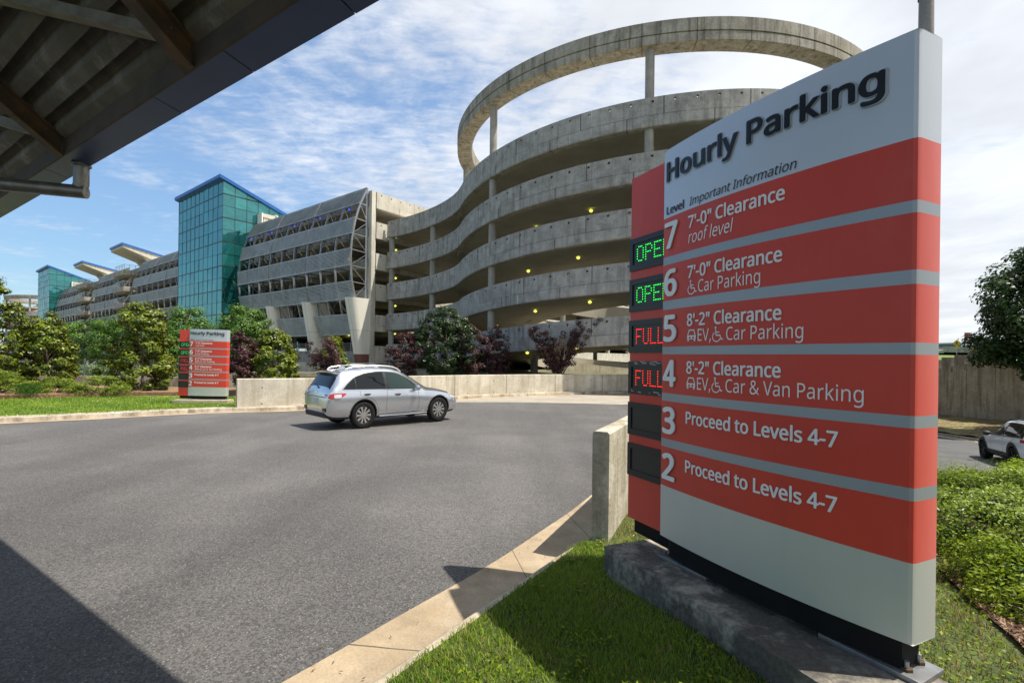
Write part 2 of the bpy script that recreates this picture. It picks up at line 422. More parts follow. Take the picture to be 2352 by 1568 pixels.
GUT_O = [(-3.6, -0.65), (-1.3, 2.74), (-0.8, 3.5), (-0.19, 4.42), (0.34, 5.35), (0.86, 6.3), (1.55, 7.75), (3.6, 12.2)]   # road edge of the gutter
GUT_I = [(-3.0, -0.75), (-0.72, 2.74), (-0.41, 3.22), (-0.02, 3.80), (0.51, 4.60), (1.07, 5.35), (1.81, 7.0), (4.01, 11.85)]  # foot of the kerb
WALL0 = (0.79, 4.68); WALLD = (0.412, 0.911)


def wall_pt(t, w=0.0): return (WALL0[0] + WALLD[0] * t + WALLD[1] * w, WALL0[1] + WALLD[1] * t - WALLD[0] * w)


BAR = [(-10.2, 17.9), (-7.7, 19.5), (-5.5, 22.2), (-2.2, 25.6), (1.94, 28.5), (7.4, 31.0), (14.0, 33.2), (22, 35.5)]   # far barrier wall, front foot


def cr(P, n=8):
    """Catmull-Rom through plan points"""
    P = [Vector((*p, 0)) if len(p) == 2 else Vector(p) for p in P]
    Q = [P[0] * 2 - P[1]] + P + [P[-1] * 2 - P[-2]]; out = []
    for i in range(1, len(Q) - 2):
        a, b, c, d = Q[i - 1:i + 3]
        for k in range(n):
            t = k / n
            out.append(0.5 * ((2 * b) + (c - a) * t + (2 * a - 5 * b + 4 * c - d) * t * t + (3 * b - a - 3 * c + d) * t ** 3))
    out.append(P[-1]); return out


BARC = cr(BAR, 6)


def offs(path, w):
    """plan offset of a path, positive to the left of travel"""
    out = []
    for i, p in enumerate(path):
        t = (path[min(i + 1, len(path) - 1)] - path[max(i - 1, 0)]).normalized()
        out.append(Vector((p.x - t.y * w, p.y + t.x * w, 0)))
    return out


def interp(tab, y):
    for (x0, y0), (x1, y1) in zip(tab, tab[1:]):
        if y <= y1: return x0 + (x1 - x0) * (y - y0) / (y1 - y0)
    return tab[-1][0]


def right_edge(y):
    if y < 11.3: return interp(GUT_O, y) + 0.01
    return wall_pt((y - 4.68) / 0.911, 0.08)[0]


LEFTEDGE = [(-34, -12), (-34, -2.5), (-22, 8.0), (-14.9, 14.0), (-11.2, 17.2), (-10.3, 18.0)] + [(p.x, p.y) for p in BARC[2:]]


def build_ground():
    # asphalt carriageway
    mb = MB(); rows = []
    for y in np.concatenate([np.arange(-12, 34.1, 0.5)]):
        xr = right_edge(y) if y > -0.65 else interp(GUT_O, -0.65) + (y + 0.65) * 0.68
        xs = np.linspace(interp(LEFTEDGE, y), xr, 40)
        rows.append([(x, y, road_z(x, y)) for x in xs])
    mb.strip(rows); o = mb.build('road', asphalt); tag(o, kind='structure')
    # concrete lane leading to the ramps
    mb = MB(); A = offs(BARC, -0.62)[14:]; rows = []
    for i, p in enumerate(A):
        w = 0.4 + min(1.0, i / 10.0) * 5.6
        t = (A[min(i + 1, len(A) - 1)] - A[max(i - 1, 0)]).normalized()
        r = []
        for k in range(7):
            q = Vector((p.x + t.y * w * k / 6, p.y - t.x * w * k / 6, 0))
            r.append((q.x, q.y, road_z(q.x, q.y) + 0.006))
        rows.append(r)
    mb.strip(rows); tag(mb.build('lane', conc_lane), kind='structure')
    # near gutter pan
    mb = MB(); rows = []
    a = cr(GUT_O, 8); b = cr(GUT_I, 8); uvs = []; s_ = 0.3; pv = None
    for p, q in zip(a, b):
        s_ += (q - pv).length if pv is not None else 0; pv = q; uvs.append([(s_, w_) for w_ in (.1, .2, .3, .4)])
        zp = road_z(0, p.y)
        rows.append([(p.x, p.y, zp + 0.006), (p.x * .7 + q.x * .3, p.y * .7 + q.y * .3, zp - 0.004 + .006), (q.x * .85 + p.x * .15, q.y * .85 + p.y * .15, zp - 0.010 + .006), (q.x, q.y, zp + 0.03)])
    mb.strip(rows, uvs=uvs); o = mb.build('gutter', conc_gutter, smooth=True); tag(o, kind='structure')
    # near kerb
    mb = MB(); rows = []
    g = b; k1 = offs(b, -0.035); k2 = offs(b, -0.15); k3 = offs(b, -0.17)
    for p, q, r, w in zip(g, k1, k2, k3):
        z = road_z(0, p.y)
        rows.append([(p.x, p.y, z + 0.02), (q.x, q.y, z + 0.085), (q.x * .7 + r.x * .3, q.y * .7 + r.y * .3, z + 0.105), (r.x, r.y, z + 0.108), (w.x, w.y, z - 0.1)])
    mb.strip(rows); o = mb.build('kerb', conc_kerb, smooth=True); tag(o, kind='structure')
    # near verge under the sign, falling away to the lower road on the right
    mb = MB(); rows = []
    for y in np.concatenate([np.arange(-3, 8, 0.25), np.arange(8, 60, 1.0)]):
        if y < 4.9:
            xl = interp([(p.x, p.y) for p in k2], y)
        else: xl = wall_pt((y - 4.68) / 0.911, 0.09)[0]
        xs = xl + (np.linspace(0, 1, 60) ** 2.0) * (70 - xl)
        rows.append([(x, y, right_z(x, y)) for x in xs])
    mb.strip(rows); o = mb.build('verge_soil', turf_soil); tag(o, kind='structure')
    # far kerb and gutter along lawn and barrier
    base = [Vector((-34, -2.5, 0)), Vector((-22, 8.0, 0)), Vector((-14.9, 14.0, 0)), Vector((-11.2, 17.2, 0))] + [p for p in offs(BARC, -0.42)[3:]]
    base = cr([(p.x, p.y) for p in base], 3)
    mb = MB(); rows = []; L1 = offs(base, 0.03); L2 = offs(base, 0.12); L3 = offs(base, 0.5); G = offs(base, -0.35)
    for p, q, r, s, gg in zip(base, L1, L2, L3, G):
        z = road_z(p.x, p.y)
        rows.append([(p.x, p.y, z + 0.01), (q.x, q.y, z + 0.13), (r.x, r.y, z + 0.15), (s.x, s.y, z + 0.155)])
    mb.strip(rows); tag(mb.build('kerb', conc_kerb2, smooth=True), kind='structure')
    mb = MB()
    mb.strip([[(q.x, q.y, road_z(q.x, q.y) + 0.010), (p.x, p.y, road_z(p.x, p.y) + 0.014)] for p, q in zip(base, G)])
    tag(mb.build('gutter', conc_gutter), kind='structure')
    # left lawn
    mb = MB(); rows = []
    LK = [p for p in L2 if p.x < -9.2]
    for i, p in enumerate(LK):
        r = []
        for k in range(14):
            f = k / 13; q = Vector((p.x - 12 * f ** 1.2 * 0.6, p.y + 16 * f ** 1.2, 0))
            r.append((q.x, q.y, -2.0 - 0.19 * min(1, f * 5) + 0.06 * f + 0.02 * math.sin(q.x * 0.9) if k else road_z(p.x, p.y) + 0.14))
        rows.append(r)
    mb.strip(rows); o = mb.build('lawn', turf_far, smooth=True); tag(o, kind='structure')
    # mulch bed behind the lawn
    mb = MB()
    poly = [(-45, 18.5), (-27, 19.8), (-21.5, 22.0), (-19.5, 23.6), (-16.5, 24.6), (-11.0, 25.2), (-11, 28.2), (-30, 28.2), (-45, 28)]
    mb.prism(poly, -2.3, -1.97); tag(mb.build('mulch_bed', mulch_m), kind='structure')
    # ground at the foot of the garage
    mb = MB(); rows = []
    for y in np.concatenate([np.arange(26, 60, 1.0), np.arange(60, 400, 10.0)]):
        r = []
        for x in np.concatenate([np.arange(-400, -60, 20.0), np.arange(-60, 46, 1.5)]):
            yw = interp([(p.y, p.x) for p in BARC], x) if x > -10.2 else 26
            k = min(1, max(0, (x + 17) / 5)); k = k * k * (3 - 2 * k)
            z = -2.4 * (1 - k) + -1.25 * k
            if y < yw + 1.3: z = -5.1
            kk = min(1, max(0, (x - 15) / 6)) if y < 70 else 0; z = z * (1 - kk) - 5.05 * kk
            r.append((x, y, z))
        rows.append(r)
    mb.strip(rows); tag(mb.build('ground', ground_m), kind='structure')
    mb = MB(); S = 4000
    mb.quad((-S, -S, -5.2), (S, -S, -5.2), (S, S, -5.2), (-S, S, -5.2)); tag(mb.build('ground', ground_m), kind='structure')


def rroad_z(y): return -3.63 - 0.063 * (min(max(y, 8), 32) - 16.83)


def kerb_rx(y): return 24.9 + (y - 25.6) * 0.27


def right_z(x, y):
    def sm(a, b, t):
        t = min(1, max(0, (t - a) / (b - a))); return t * t * (3 - 2 * t)
    z = -1.745 + 0.07 * sm(0.35, 1.1, x - (y - 3.0) * 0.5) - 0.12 * sm(2.4, 4.5, x) - 0.35 * sm(4.2, 7.5, x)
    z += 0.012 * math.sin(x * 5.1) * math.sin(y * 4.3)
    lowz = rroad_z(y) - 0.06
    f = sm(7.0, 13.0, x)
    z = z * (1 - f) + lowz * f
    kx = kerb_rx(y)
    if x > kx: z = lowz + (0.16 if x > kx + .1 else 0) + 0.55 * sm(kx, kx + 9, x) + 0.06 * math.sin(x * 1.9 + y) * math.sin(y * 1.3)
    if y > 40: z -= 0.0
    return z


build_ground()


def right_side():
    mb = MB(); rows = []
    for y in np.arange(4, 70, 1.0):
        xs = np.linspace(12.2, kerb_rx(y), 12)
        rows.append([(x, y, rroad_z(y)) for x in xs])
    mb.strip(rows); tag(mb.build('road', asphalt_far), kind='structure')
    mb = MB(); rows = []
    for y in np.arange(10, 60, 1.0):
        x = kerb_rx(y); z = rroad_z(y)
        rows.append([(x - 0.5, y, z + 0.012), (x, y, z + 0.014), (x + 0.03, y, z + 0.14), (x + 0.18, y, z + 0.15), (x + 0.2, y, z - 0.1)])
    mb.strip(rows); tag(mb.build('kerb', conc_kerb), kind='structure')
    # bank of soil and scrub beyond the lower road
    mb = MB(); rows = []
    for y in np.arange(14, 60, 0.6):
        k = kerb_rx(y) + 0.19
        r = []
        for x in np.linspace(k, 36, 26):
            b = 0.10 * max(0, math.sin(x * 2.1 + 1.3 * y) * math.sin(y * 1.7 - x)) + random.uniform(0, 0.05)
            r.append((x, y, right_z(x, y) + (0.02 + b if x > k + .1 else 0.15)))
        rows.append(r)
    mb.strip(rows); tag(mb.build('bank', bank_m, smooth=True), kind='structure')
    # grassy hill above the retaining wall
    mb = MB(); rows = []
    for y in np.arange(22, 140, 2.0):
        rows.append([(x, y, hill_z(x, y)) for x in np.linspace(34.4 + max(0, (38 - y)) * 0.16 * 0 + (38 - min(y, 60)) * 0.16 + .2, 190, 22)])
    mb.strip(rows); tag(mb.build('hill', mat('hill_grass', (0.075, 0.13, 0.022), 0.95, c2=(0.13, 0.18, 0.035), scale=0.5, fine=0.25, bscale=6)), kind='structure')


def hill_z(x, y): return -0.55 + 0.030 * (y - 38) + (0.018 * max(0, y - 46)) + 0.004 * (x - 34)


right_side()

# ================================================================== GARAGE FRAME
P0 = Vector((-14.45, 49.25, 0)); FD = Vector((-0.7916, 0.6111, 0)); FN = Vector((-0.6111, -0.7916, 0))


def FP(t, d, z): return (P0.x + FD.x * t + FN.x * d, P0.y + FD.y * t + FN.y * d, z)


LEVELS = [16.8, 13.72, 10.52, 7.35, 4.17, 0.97]    # tops of the parapets, relative to eye height
PROF = [(17.0, 0.38), (16.1, 0.85), (15.23, 1.25), (13.67, 1.76), (12.09, 2.08), (10.52, 2.26), (8.89, 2.27), (7.31, 2.10), (5.75, 1.72), (4.1, 1.25), (2.1, 0.62)]


def prof(z):
    for (z0, d0), (z1, d1) in zip(PROF, PROF[1:]):
        if z >= z1: return d0 + (d1 - d0) * (z - z0) / (z1 - z0)
    return PROF[-1][1]


def parapet(mb, fp, s0, s1, cell=1.25, th=0.22, holes=True, hr=0.085, up=1.05, beam=True, mi=0):
    """precast parapet following a path: fp(s) -> x, y, nx, ny (outward), z of the top"""
    n = max(1, round((s1 - s0) / cell)); ds = (s1 - s0) / n
    def P(s, b, o):
        x, y, nx, ny, zt = fp(s); return (x + nx * o, y + ny * o, zt - up + b)
    for i in range(n):
        a = s0 + i * ds; e = a + ds
        if holes:
            rect = [(a, 0), (a + ds / 3, 0), (a + 2 * ds / 3, 0), (e, 0), (e, up * .4), (e, up * .75), (e, up), (a + 2 * ds / 3, up), (a + ds / 3, up), (a, up), (a, up * .75), (a, up * .4)]
            cx, cz = a + ds / 2, up * 0.76
            ang = [math.atan2(q[1] - cz, q[0] - cx) for q in rect]
            circ = [(cx + hr * math.cos(g), cz + hr * math.sin(g)) for g in ang]
            N = 12
            for o, flip in ((0, 0), (-th, 1)):
                vs = [P(*q, o) for q in rect] + [P(*q, o) for q in circ]
                uv = [q for q in rect] + [q for q in circ]
                fs = [(k, (k + 1) % N, N + (k + 1) % N, N + k) for k in range(N)]
                if flip: fs = [f[::-1] for f in fs]
                mb.add(vs, fs, mi, uv)
            vs = [P(*q, 0) for q in circ] + [P(*q, -th) for q in circ]
            mb.add(vs, [(k, (k + 1) % N, N + (k + 1) % N, N + k) for k in range(N)], mi)
        else:
            for o in (0, -th):
                mb.quad(P(a, 0, o), P(e, 0, o), P(e, up, o), P(a, up, o), mi, [(a, 0), (e, 0), (e, up), (a, up)])
        mb.quad(P(a, up, 0), P(e, up, 0), P(e, up, -th), P(a, up, -th), mi, [(a + .1, 0)] * 4)
        if beam:
            q = [(-0.012, 0.035), (-0.012, -0.5), (-0.62, -0.5), (-0.62, 0.045), (-0.012, 0.045), (-0.03, 0.0)]
            ring = [(-0.015, 0.0), (-0.035, 0.045), (-0.62, 0.045), (-0.68, 0.0), (-0.68, -0.42), (-0.40, -0.50)]
            vs = [P(a, b, o) for b, o in ring] + [P(e, b, o) for b, o in ring]
            m = len(ring)
            uv = [(a + 2.1, b) for b, o in ring] + [(e + 2.1, b) for b, o in ring]
            mb.add(vs, [(k, k + 1, m + k + 1, m + k) for k in range(m - 1)], mi, uv)
    for s in (s0, s1):
        mb.quad(P(s, 0, 0), P(s, up, 0), P(s, up, -th), P(s, 0, -th), mi, [(1, 0)] * 4)
        if beam: mb.quad(P(s, -0.68, 0), P(s, 0, 0), P(s, 0, -0.5), P(s, -0.5, -0.5), mi, [(1, 0)] * 4)


def bowl(p, r=0.17, mi=0, mb=None):
    mb.revolve([(r * .4, p[2]), (r * .4, p[2] - .04), (r, p[2] - .06), (r * .95, p[2] - .11), (r * .6, p[2] - .19), (0.02, p[2] - .21)], p[0], p[1], 10, mi)


def garage():
    g = thing('parking_garage', 'long concrete parking garage behind bands of grey metal louvres, blue lamps under its top band', 'building', FP(0, 0, -1.3))
    # floors
    for i, zt in enumerate(LEVELS):
        mb = MB(); z = zt - 1.05
        mb.box((0.3, -92, z - 0.45), (166, -0.35, z), M=FP)
        for t in np.arange(4, 166, 8.25): mb.box((t, -44, z - 0.95), (t + 0.5, -0.6, z - 0.45), M=FP)
        mb.build('floor_slab', conc_soffit, g)
        mb = MB(); mb.box((0.5, -0.32, zt - 1.55), (166, -0.02, zt - (0.55 if i else 0.2)), M=FP)
        mb.build('floor_edge', conc_plain, g)
        # end wall parapet
        mb = MB()
        def fe(s, zt=zt):
            x, y, _ = FP(0.02, -0.55 - s, 0); return x, y, -FD.x, -FD.y, zt
        parapet(mb, fe, 0.0, 88.0)
        o = mb.build('end_parapet', conc_light, g)
    mb = MB(); mb.box((0.3, -92.4, -2.2), (166, -92.1, 16), M=FP); mb.box((26, -90, -2.2), (26.4, -8, 16), M=FP); mb.build('sky_block_wall', conc_plain, g)  # added walls closing the open rear so no sky leaks through
    for d in (-0.30, -9.2, -18, -27, -36, -45, -54, -63, -72, -81): 
        mb = MB(); mb.box((0.08, d - 0.24, -2.2), (0.75, d + 0.26, 16.85 if d > -1 else 15.2), M=FP); mb.build('column', conc_light, g, bevel=0.02)
    for t in np.arange(8.6, 160, 8.25):
        mb = MB(); mb.box((t, -1.3, -2.2), (t + 0.6, -0.5, 15.6), M=FP); mb.build('column', conc_plain, g)
    # louvre sections
    SECT = [(0.35, 25.2), (44.2, 70.4), (79.3, 99.8), (109.3, 137.0)]
    for si, (ta, tb) in enumerate(SECT):
        nb = round((tb - ta - 0.1) / 2.75); st = (tb - ta - 0.1) / nb
        for bi, (zt, zb) in enumerate([(16.97, 15.28), (13.67, 12.12), (10.52, 8.92), (7.31, 5.70)]):
            mb = MB(); nsl = 13 if bi == 0 else 12
            for k in range(nsl):
                z = zt - (zt - zb) * (k + 0.5) / nsl; d = prof(z); h = (0.055 if bi == 0 else 0.082)
                mb.box((ta, d - 0.015, z - h / 2), (tb, d + 0.05, z + h / 2), M=FP)
            for z in (zt + .03, zb - .03):
                d = prof(z); mb.box((ta - .04, d - 0.05, z - 0.05), (tb + .04, d + 0.07, z + 0.05), M=FP)
            for t in (ta + 2.75 * 3 + 0.07, ta + 2.75 * 6 + 0.07):
                if t < tb - 1:
                    P = [(t, prof(z) + 0.07, z) for z in np.linspace(zt, zb, 5)]
                    for p, q in zip(P, P[1:]): mb.bar(FP(*p), FP(*q), 0.05, 0.05)
            mb.build('louvre_band', steel_slat, g)
        for k in range(nb + 1):
            t = ta + 0.05 + st * k; mb = MB()
            zs = list(np.linspace(16.97, 5.7, 14)); P = [(t, prof(z) - 0.13, z) for z in zs]
            for p, q in zip(P, P[1:]): mb.bar(FP(*p), FP(*q), 0.11, 0.17, up=(FN.x, FN.y, 0))
            if si == 0 or k % 2 == 0 or si == 1:
                top = 16.9
                mb.bar(FP(t, 0.36, 5.2), FP(t, 0.36, top), 0.13, 0.13, mi=0 if k == 0 else 1)
                prev = 15.28
                for z in (15.28, 13.67, 12.1, 10.5, 8.9, 7.3, 5.75): mb.bar(FP(t, 0.36, z - .08), FP(t, prof(z) - .13, z), 0.08, 0.10, mi=0 if k == 0 else 1)
                for za, zb2 in ((15.2, 13.7), (12.1, 10.5), (8.9, 7.3)): mb.bar(FP(t, prof(za) - .13, za), FP(t, 0.36, zb2), 0.055, 0.055)
                if k == 0:
                    for za, zb2 in ((12.15, 13.4), (8.95, 10.2), (5.8, 7.1)): mb.bar(FP(t, prof(za) - .13, za), FP(t, 0.36, zb2), 0.055, 0.055)
            mb.build('rib', [steel_grey, steel_post], g)
        mb = MB()
        for k in range(nb):
            for e in ((0.35,) if k % 2 else (0.35, 2.2)):
                x, y, z = FP(ta + st * k + e, prof(15.1) - 0.35, 15.12); mb.revolve([(0.0, z), (0.08, z - .02), (0.10, z - .08), (0.0, z - .13)], x, y, 8)
        if si == 0: o = mb.build('blue_lamp', lamp_b, g); o['kind'] = 'stuff'
    # lower louvre panels hung between the pylons
    for ta, tb in ((1.85, 8.15), (10.1, 16.4), (18.3, 25.0)):
        mb = MB()
        for k in range(16):
            z = 4.05 - k * 0.122; d = prof(z) + 0.15; e = 0.35 * k / 15
            mb.box((ta + e, d, z - .043), (tb - e * .2, d + 0.06, z + .043), M=FP)
        for z, e in ((4.13, 0), (2.15, 0.36)): mb.box((ta + e, prof(z) + .1, z - .06), (tb - e * .2, prof(z) + .24, z + .06), M=FP)
        for t in np.arange(ta + 1.2, tb, 2.2):
            mb.bar(FP(t, prof(2.2), 2.2), FP(t, prof(4.1) + .05, 4.1), 0.09); mb.bar(FP(t, prof(4.1), 4.1), FP(t, prof(5.7) - .1, 5.7), 0.12, 0.16, mi=1)
            mb.bar(FP(t, 0.3, 2.3), FP(t, prof(4.1), 4.1), 0.07, mi=1)
            mb.bar(FP(t + .1, prof(5.7) - .1, 5.7), FP(t + .4, 0.3, 4.0), 0.07, mi=1)
        mb.build('lower_louvre', [steel_slat, steel_grey], g)
    # cream pylons
    for tc in (0.9, 9.15, 17.4):
        p = MB(); rows = []; rows2 = []
        for z in (-0.85, 0.10, 0.11, 2.5, 5.75):
            f = (z + 0.85) / 6.6; w = 0.62 + 0.16 * f; nose = 1.05 + 1.25 * f; r = []
            for k in range(9):
                a = -math.pi / 2 + math.pi * k / 8
                r.append(FP(tc + w * math.sin(a), nose - 0.75 + 0.75 * math.cos(a), z))
            r += [FP(tc + w, -0.62, z), FP(tc - w, -0.62, z)]
            rows.append(r)
        b = MB(); b.strip(rows[:2], 0, closed=True); p.strip(rows[2:], 0, closed=True); p.add(rows[-1], [list(range(len(rows[-1])))])
        o = p.build('pylon', cream, g, smooth=True)
        b.build('pylon_base', brown_base, o, smooth=True)
        sb = MB()   # panel seams
        for z in (2.5,):
            rr = [Vector(q) for q in rows[3]]
            c = sum(rr, Vector()) / len(rr)
            out = [tuple(c + (q - c) * 1.006) for q in rr]
            sb.strip([[(x, y, z - .012) for x, y, _ in out], [(x, y, z + .012) for x, y, _ in out]], closed=True)
        for j in (3, 6, 9):
            a = [Vector(rw[j]) for rw in rows[2:]]
            c0 = Vector(FP(tc, 0.3, 0))
            q = [tuple(x + Vector((x.x - c0.x, x.y - c0.y, 0)).normalized() * .006) for x in a]
            for u, v in zip(q, q[1:]): sb.bar(u, v, 0.012)
        sb.build('seam', mat('seam', (0.30, 0.25, 0.17), 0.8), o)
    # base wall with cable rail
    mb = MB(); mb.box((1.6, -0.2, -2.2), (26, 0.1, 0.12), M=FP); mb.build('base_wall', conc_plain, g)
    mb = MB()
    for k in range(9): mb.bar(FP(1.6, -0.05, 0.25 + k * 0.13), FP(26, -0.05, 0.25 + k * 0.13), 0.02)
    for t in np.arange(2, 26, 1.5): mb.bar(FP(t, -0.05, 0.12), FP(t, -0.05, 1.35), 0.05)
    mb.build('cable_rail', steel_grey, g)
    mb = MB()
    for i, zt in enumerate(LEVELS):
        for t, d in ((3, -5.5), (7.5, -5.5), (12, -5.5), (17, -5.5), (22, -5.5), (2.2, -11), (2.2, -17), (5, -9)):
            bowl(FP(t, d, zt - 1.55), 0.15, 0, mb)
    mb.build('ceiling_lamp', lamp_y, g)['kind'] = 'stuff'
    return g


GARAGE = garage()


def low_planter_wall():
    mb = MB(); pts = [Vector(FP(t, 3.2, 0)) for t in (-9, 0, 9)]
    for p, q in zip(pts, pts[1:]):
        n = Vector((FN.x, FN.y, 0)) * 0.3
        mb.add([p + Vector((0, 0, -2.3)), q + Vector((0, 0, -2.3)), q + n + Vector((0, 0, -2.3)), p + n + Vector((0, 0, -2.3)), p + Vector((0, 0, -.82)), q + Vector((0, 0, -.82)), q + n + Vector((0, 0, -.82)), p + n + Vector((0, 0, -.82))],
               [(0, 1, 5, 4), (3, 7, 6, 2), (4, 5, 6, 7), (0, 4, 7, 3), (1, 2, 6, 5)])
    o = mb.build('planter_wall', conc_wall); tag(o, 'low concrete planter wall in front of the cream pylons', 'wall')


low_planter_wall()


def glass_tower(off, label, small=False):
    g = thing('glass_tower', label, 'tower', FP(off + 27.4, 3.3, -1.5))
    T0, T1, D0, D1 = off + 27.4, off + 43.0, 3.3, -7.2
    def roof(d): return 22.75 - 0.346 * (D0 - d)
    zl = [-2.2, 0.4, 2.0, 3.55, 5.15, 6.75, 8.35, 9.95, 11.55, 13.15, 14.75, 16.32, 17.9, 19.45, 21.0]
    V = []; F = []; tint = []
    def pane(a, b, c, d):
        k = len(V); V.extend([a, b, c, d]); F.append((k, k + 1, k + 2, k + 3)); tint.append(random.random())
    ts = np.linspace(T0, T1, 11); ds = np.linspace(D0, D1, 8)
    def jit(): return random.uniform(-.016, .016)
    for i in range(10):
        for z0, z1 in zip(zl, zl[1:] + [roof(D0)]):
            e = jit(); f = jit()
            pane(FP(ts[i], D0 + e, z0), FP(ts[i], D0 + f, z1), FP(ts[i + 1], D0 + e, z1), FP(ts[i + 1], D0 + f, z0))
    npmesh('front_glazing', V, F, teal, g, tint)
    V = []; F = []; tint = []
    for i in range(7):
        for z0, z1 in zip(zl, zl[1:] + [99]):
            ra, rb = roof(ds[i]), roof(ds[i + 1])
            if z0 >= max(ra, rb): continue
            e = jit(); f = jit()
            pane(FP(T0 - e, ds[i], min(z0, ra)), FP(T0 - f, ds[i + 1], min(z0, rb)), FP(T0 - e, ds[i + 1], min(z1, rb)), FP(T0 - f, ds[i], min(z1, ra)))
    npmesh('side_glazing', V, F, teal, g, tint)
    mb = MB()
    for k, z in enumerate(zl[1:]):
        w = 0.14 if k % 2 == 1 else 0.035
        if z < roof(D0): mb.box((T0 - .03, D0 - .02, z - w / 2), (T1, D0 + .035, z + w / 2), M=FP)
        dd = max(D1, D0 - (roof(D0) - z) / .346); mb.box((T0 - .035, dd, z - w / 2), (T0 + .02, D0 + .03, z + w / 2), M=FP)
    for t in ts: mb.box((t - .018, D0 - .02, -2.2), (t + .018, D0 + .03, roof(D0)), M=FP)
    for d in ds[1:]: mb.box((T0 - .03, d - .025, -2.2), (T0 + .02, d + .025, roof(d)), M=FP)
    mb.build('mullion_grid', mullion, g)
    mb = MB()
    a = [FP(T0 - .35, D0 + .5, roof(D0 + .5)), FP(T1 + .35, D0 + .5, roof(D0 + .5)), FP(T1 + .35, D1 - .3, roof(D1 - .3)), FP(T0 - .35, D1 - .3, roof(D1 - .3))]
    b = [(x, y, z + 0.42) for x, y, z in a]
    mb.add(a + b, [(3, 2, 1, 0), (4, 5, 6, 7), (0, 1, 5, 4), (1, 2, 6, 5), (2, 3, 7, 6), (3, 0, 4, 7)])
    mb.build('roof', blue_roof, g)
    mb = MB(); mb.add([FP(T0 - .37, D0 + .5, roof(D0 + .5) + .2), FP(T0 - .37, D1, roof(D1) + .2), FP(T0 - .37, D1, roof(D1) + .24), FP(T0 - .37, D0 + .5, roof(D0 + .5) + .24)], [(0, 1, 2, 3)])
    mb.build('roof_groove', mat('deep_blue', (0.008, 0.03, 0.12), 0.5), g)
    # rear walls so the tower is a closed volume
    mb = MB(); mb.box((T1 - .2, D1, -2.2), (T1 - .02, D0 - .1, roof(D1)), M=FP); mb.box((T0 + .1, D1 + .05, -2.2), (T1, D1 + .2, roof(D1)), M=FP); mb.box((T0 + .6, D1 + .3, -2.2), (T1 - .3, D0 - .6, roof(D1)), M=FP)
    mb.build('core', mat('tower_core', (0.02, 0.06, 0.06), 0.9), g)
    mb = MB(); mb.box((T0 - 1.3, -4.8, 18.75), (T0 - .05, -1.25, 19.25), M=FP); mb.box((T0 - 1.3, -4.8, 15.5), (T0 - .05, -2.2, 16.9), M=FP); mb.box((T0 - 1.2, -2.0, 16.9), (T0 - .1, -1.4, 18.75), M=FP)
    mb.build('bridge_box', conc_light, g)
    mb = MB(); mb.box((T0 - 1.35, -1.23, 15.4), (T0 - .05, -1.08, 19.3), M=FP); mb.build('white_panel', white_m, g)
    # goose neck lamp on the bridge box
    mb = MB(); c = FP(T0 - 1.6, -3.2, 0); P = []
    for z in (17.5, 19.0): P.append((c[0], c[1], z))
    for k in range(7):
        a = math.pi * k / 6; P.append((c[0] - .35 + .35 * math.cos(a), c[1], 19.0 + .35 * math.sin(a)))
    mb.tube(P, .06, 6); mb.revolve([(0, 19.0), (.16, 18.9), (.17, 18.7), (0, 18.62)], c[0] - .7, c[1], 8); mb.build('gooseneck_lamp', white_m, g)
    return g


glass_tower(0.0, 'tall teal glass stair tower with blue sloping roof beside the louvred garage')
glass_tower(110.3, 'distant teal glass tower with blue roof at the far left end of the garage')


conc_stair = mat('stair_concrete', (0.30, 0.275, 0.225), .88, c2=(0.40, 0.37, 0.31), scale=1.0, streak=.6, fine=.1, bscale=12)


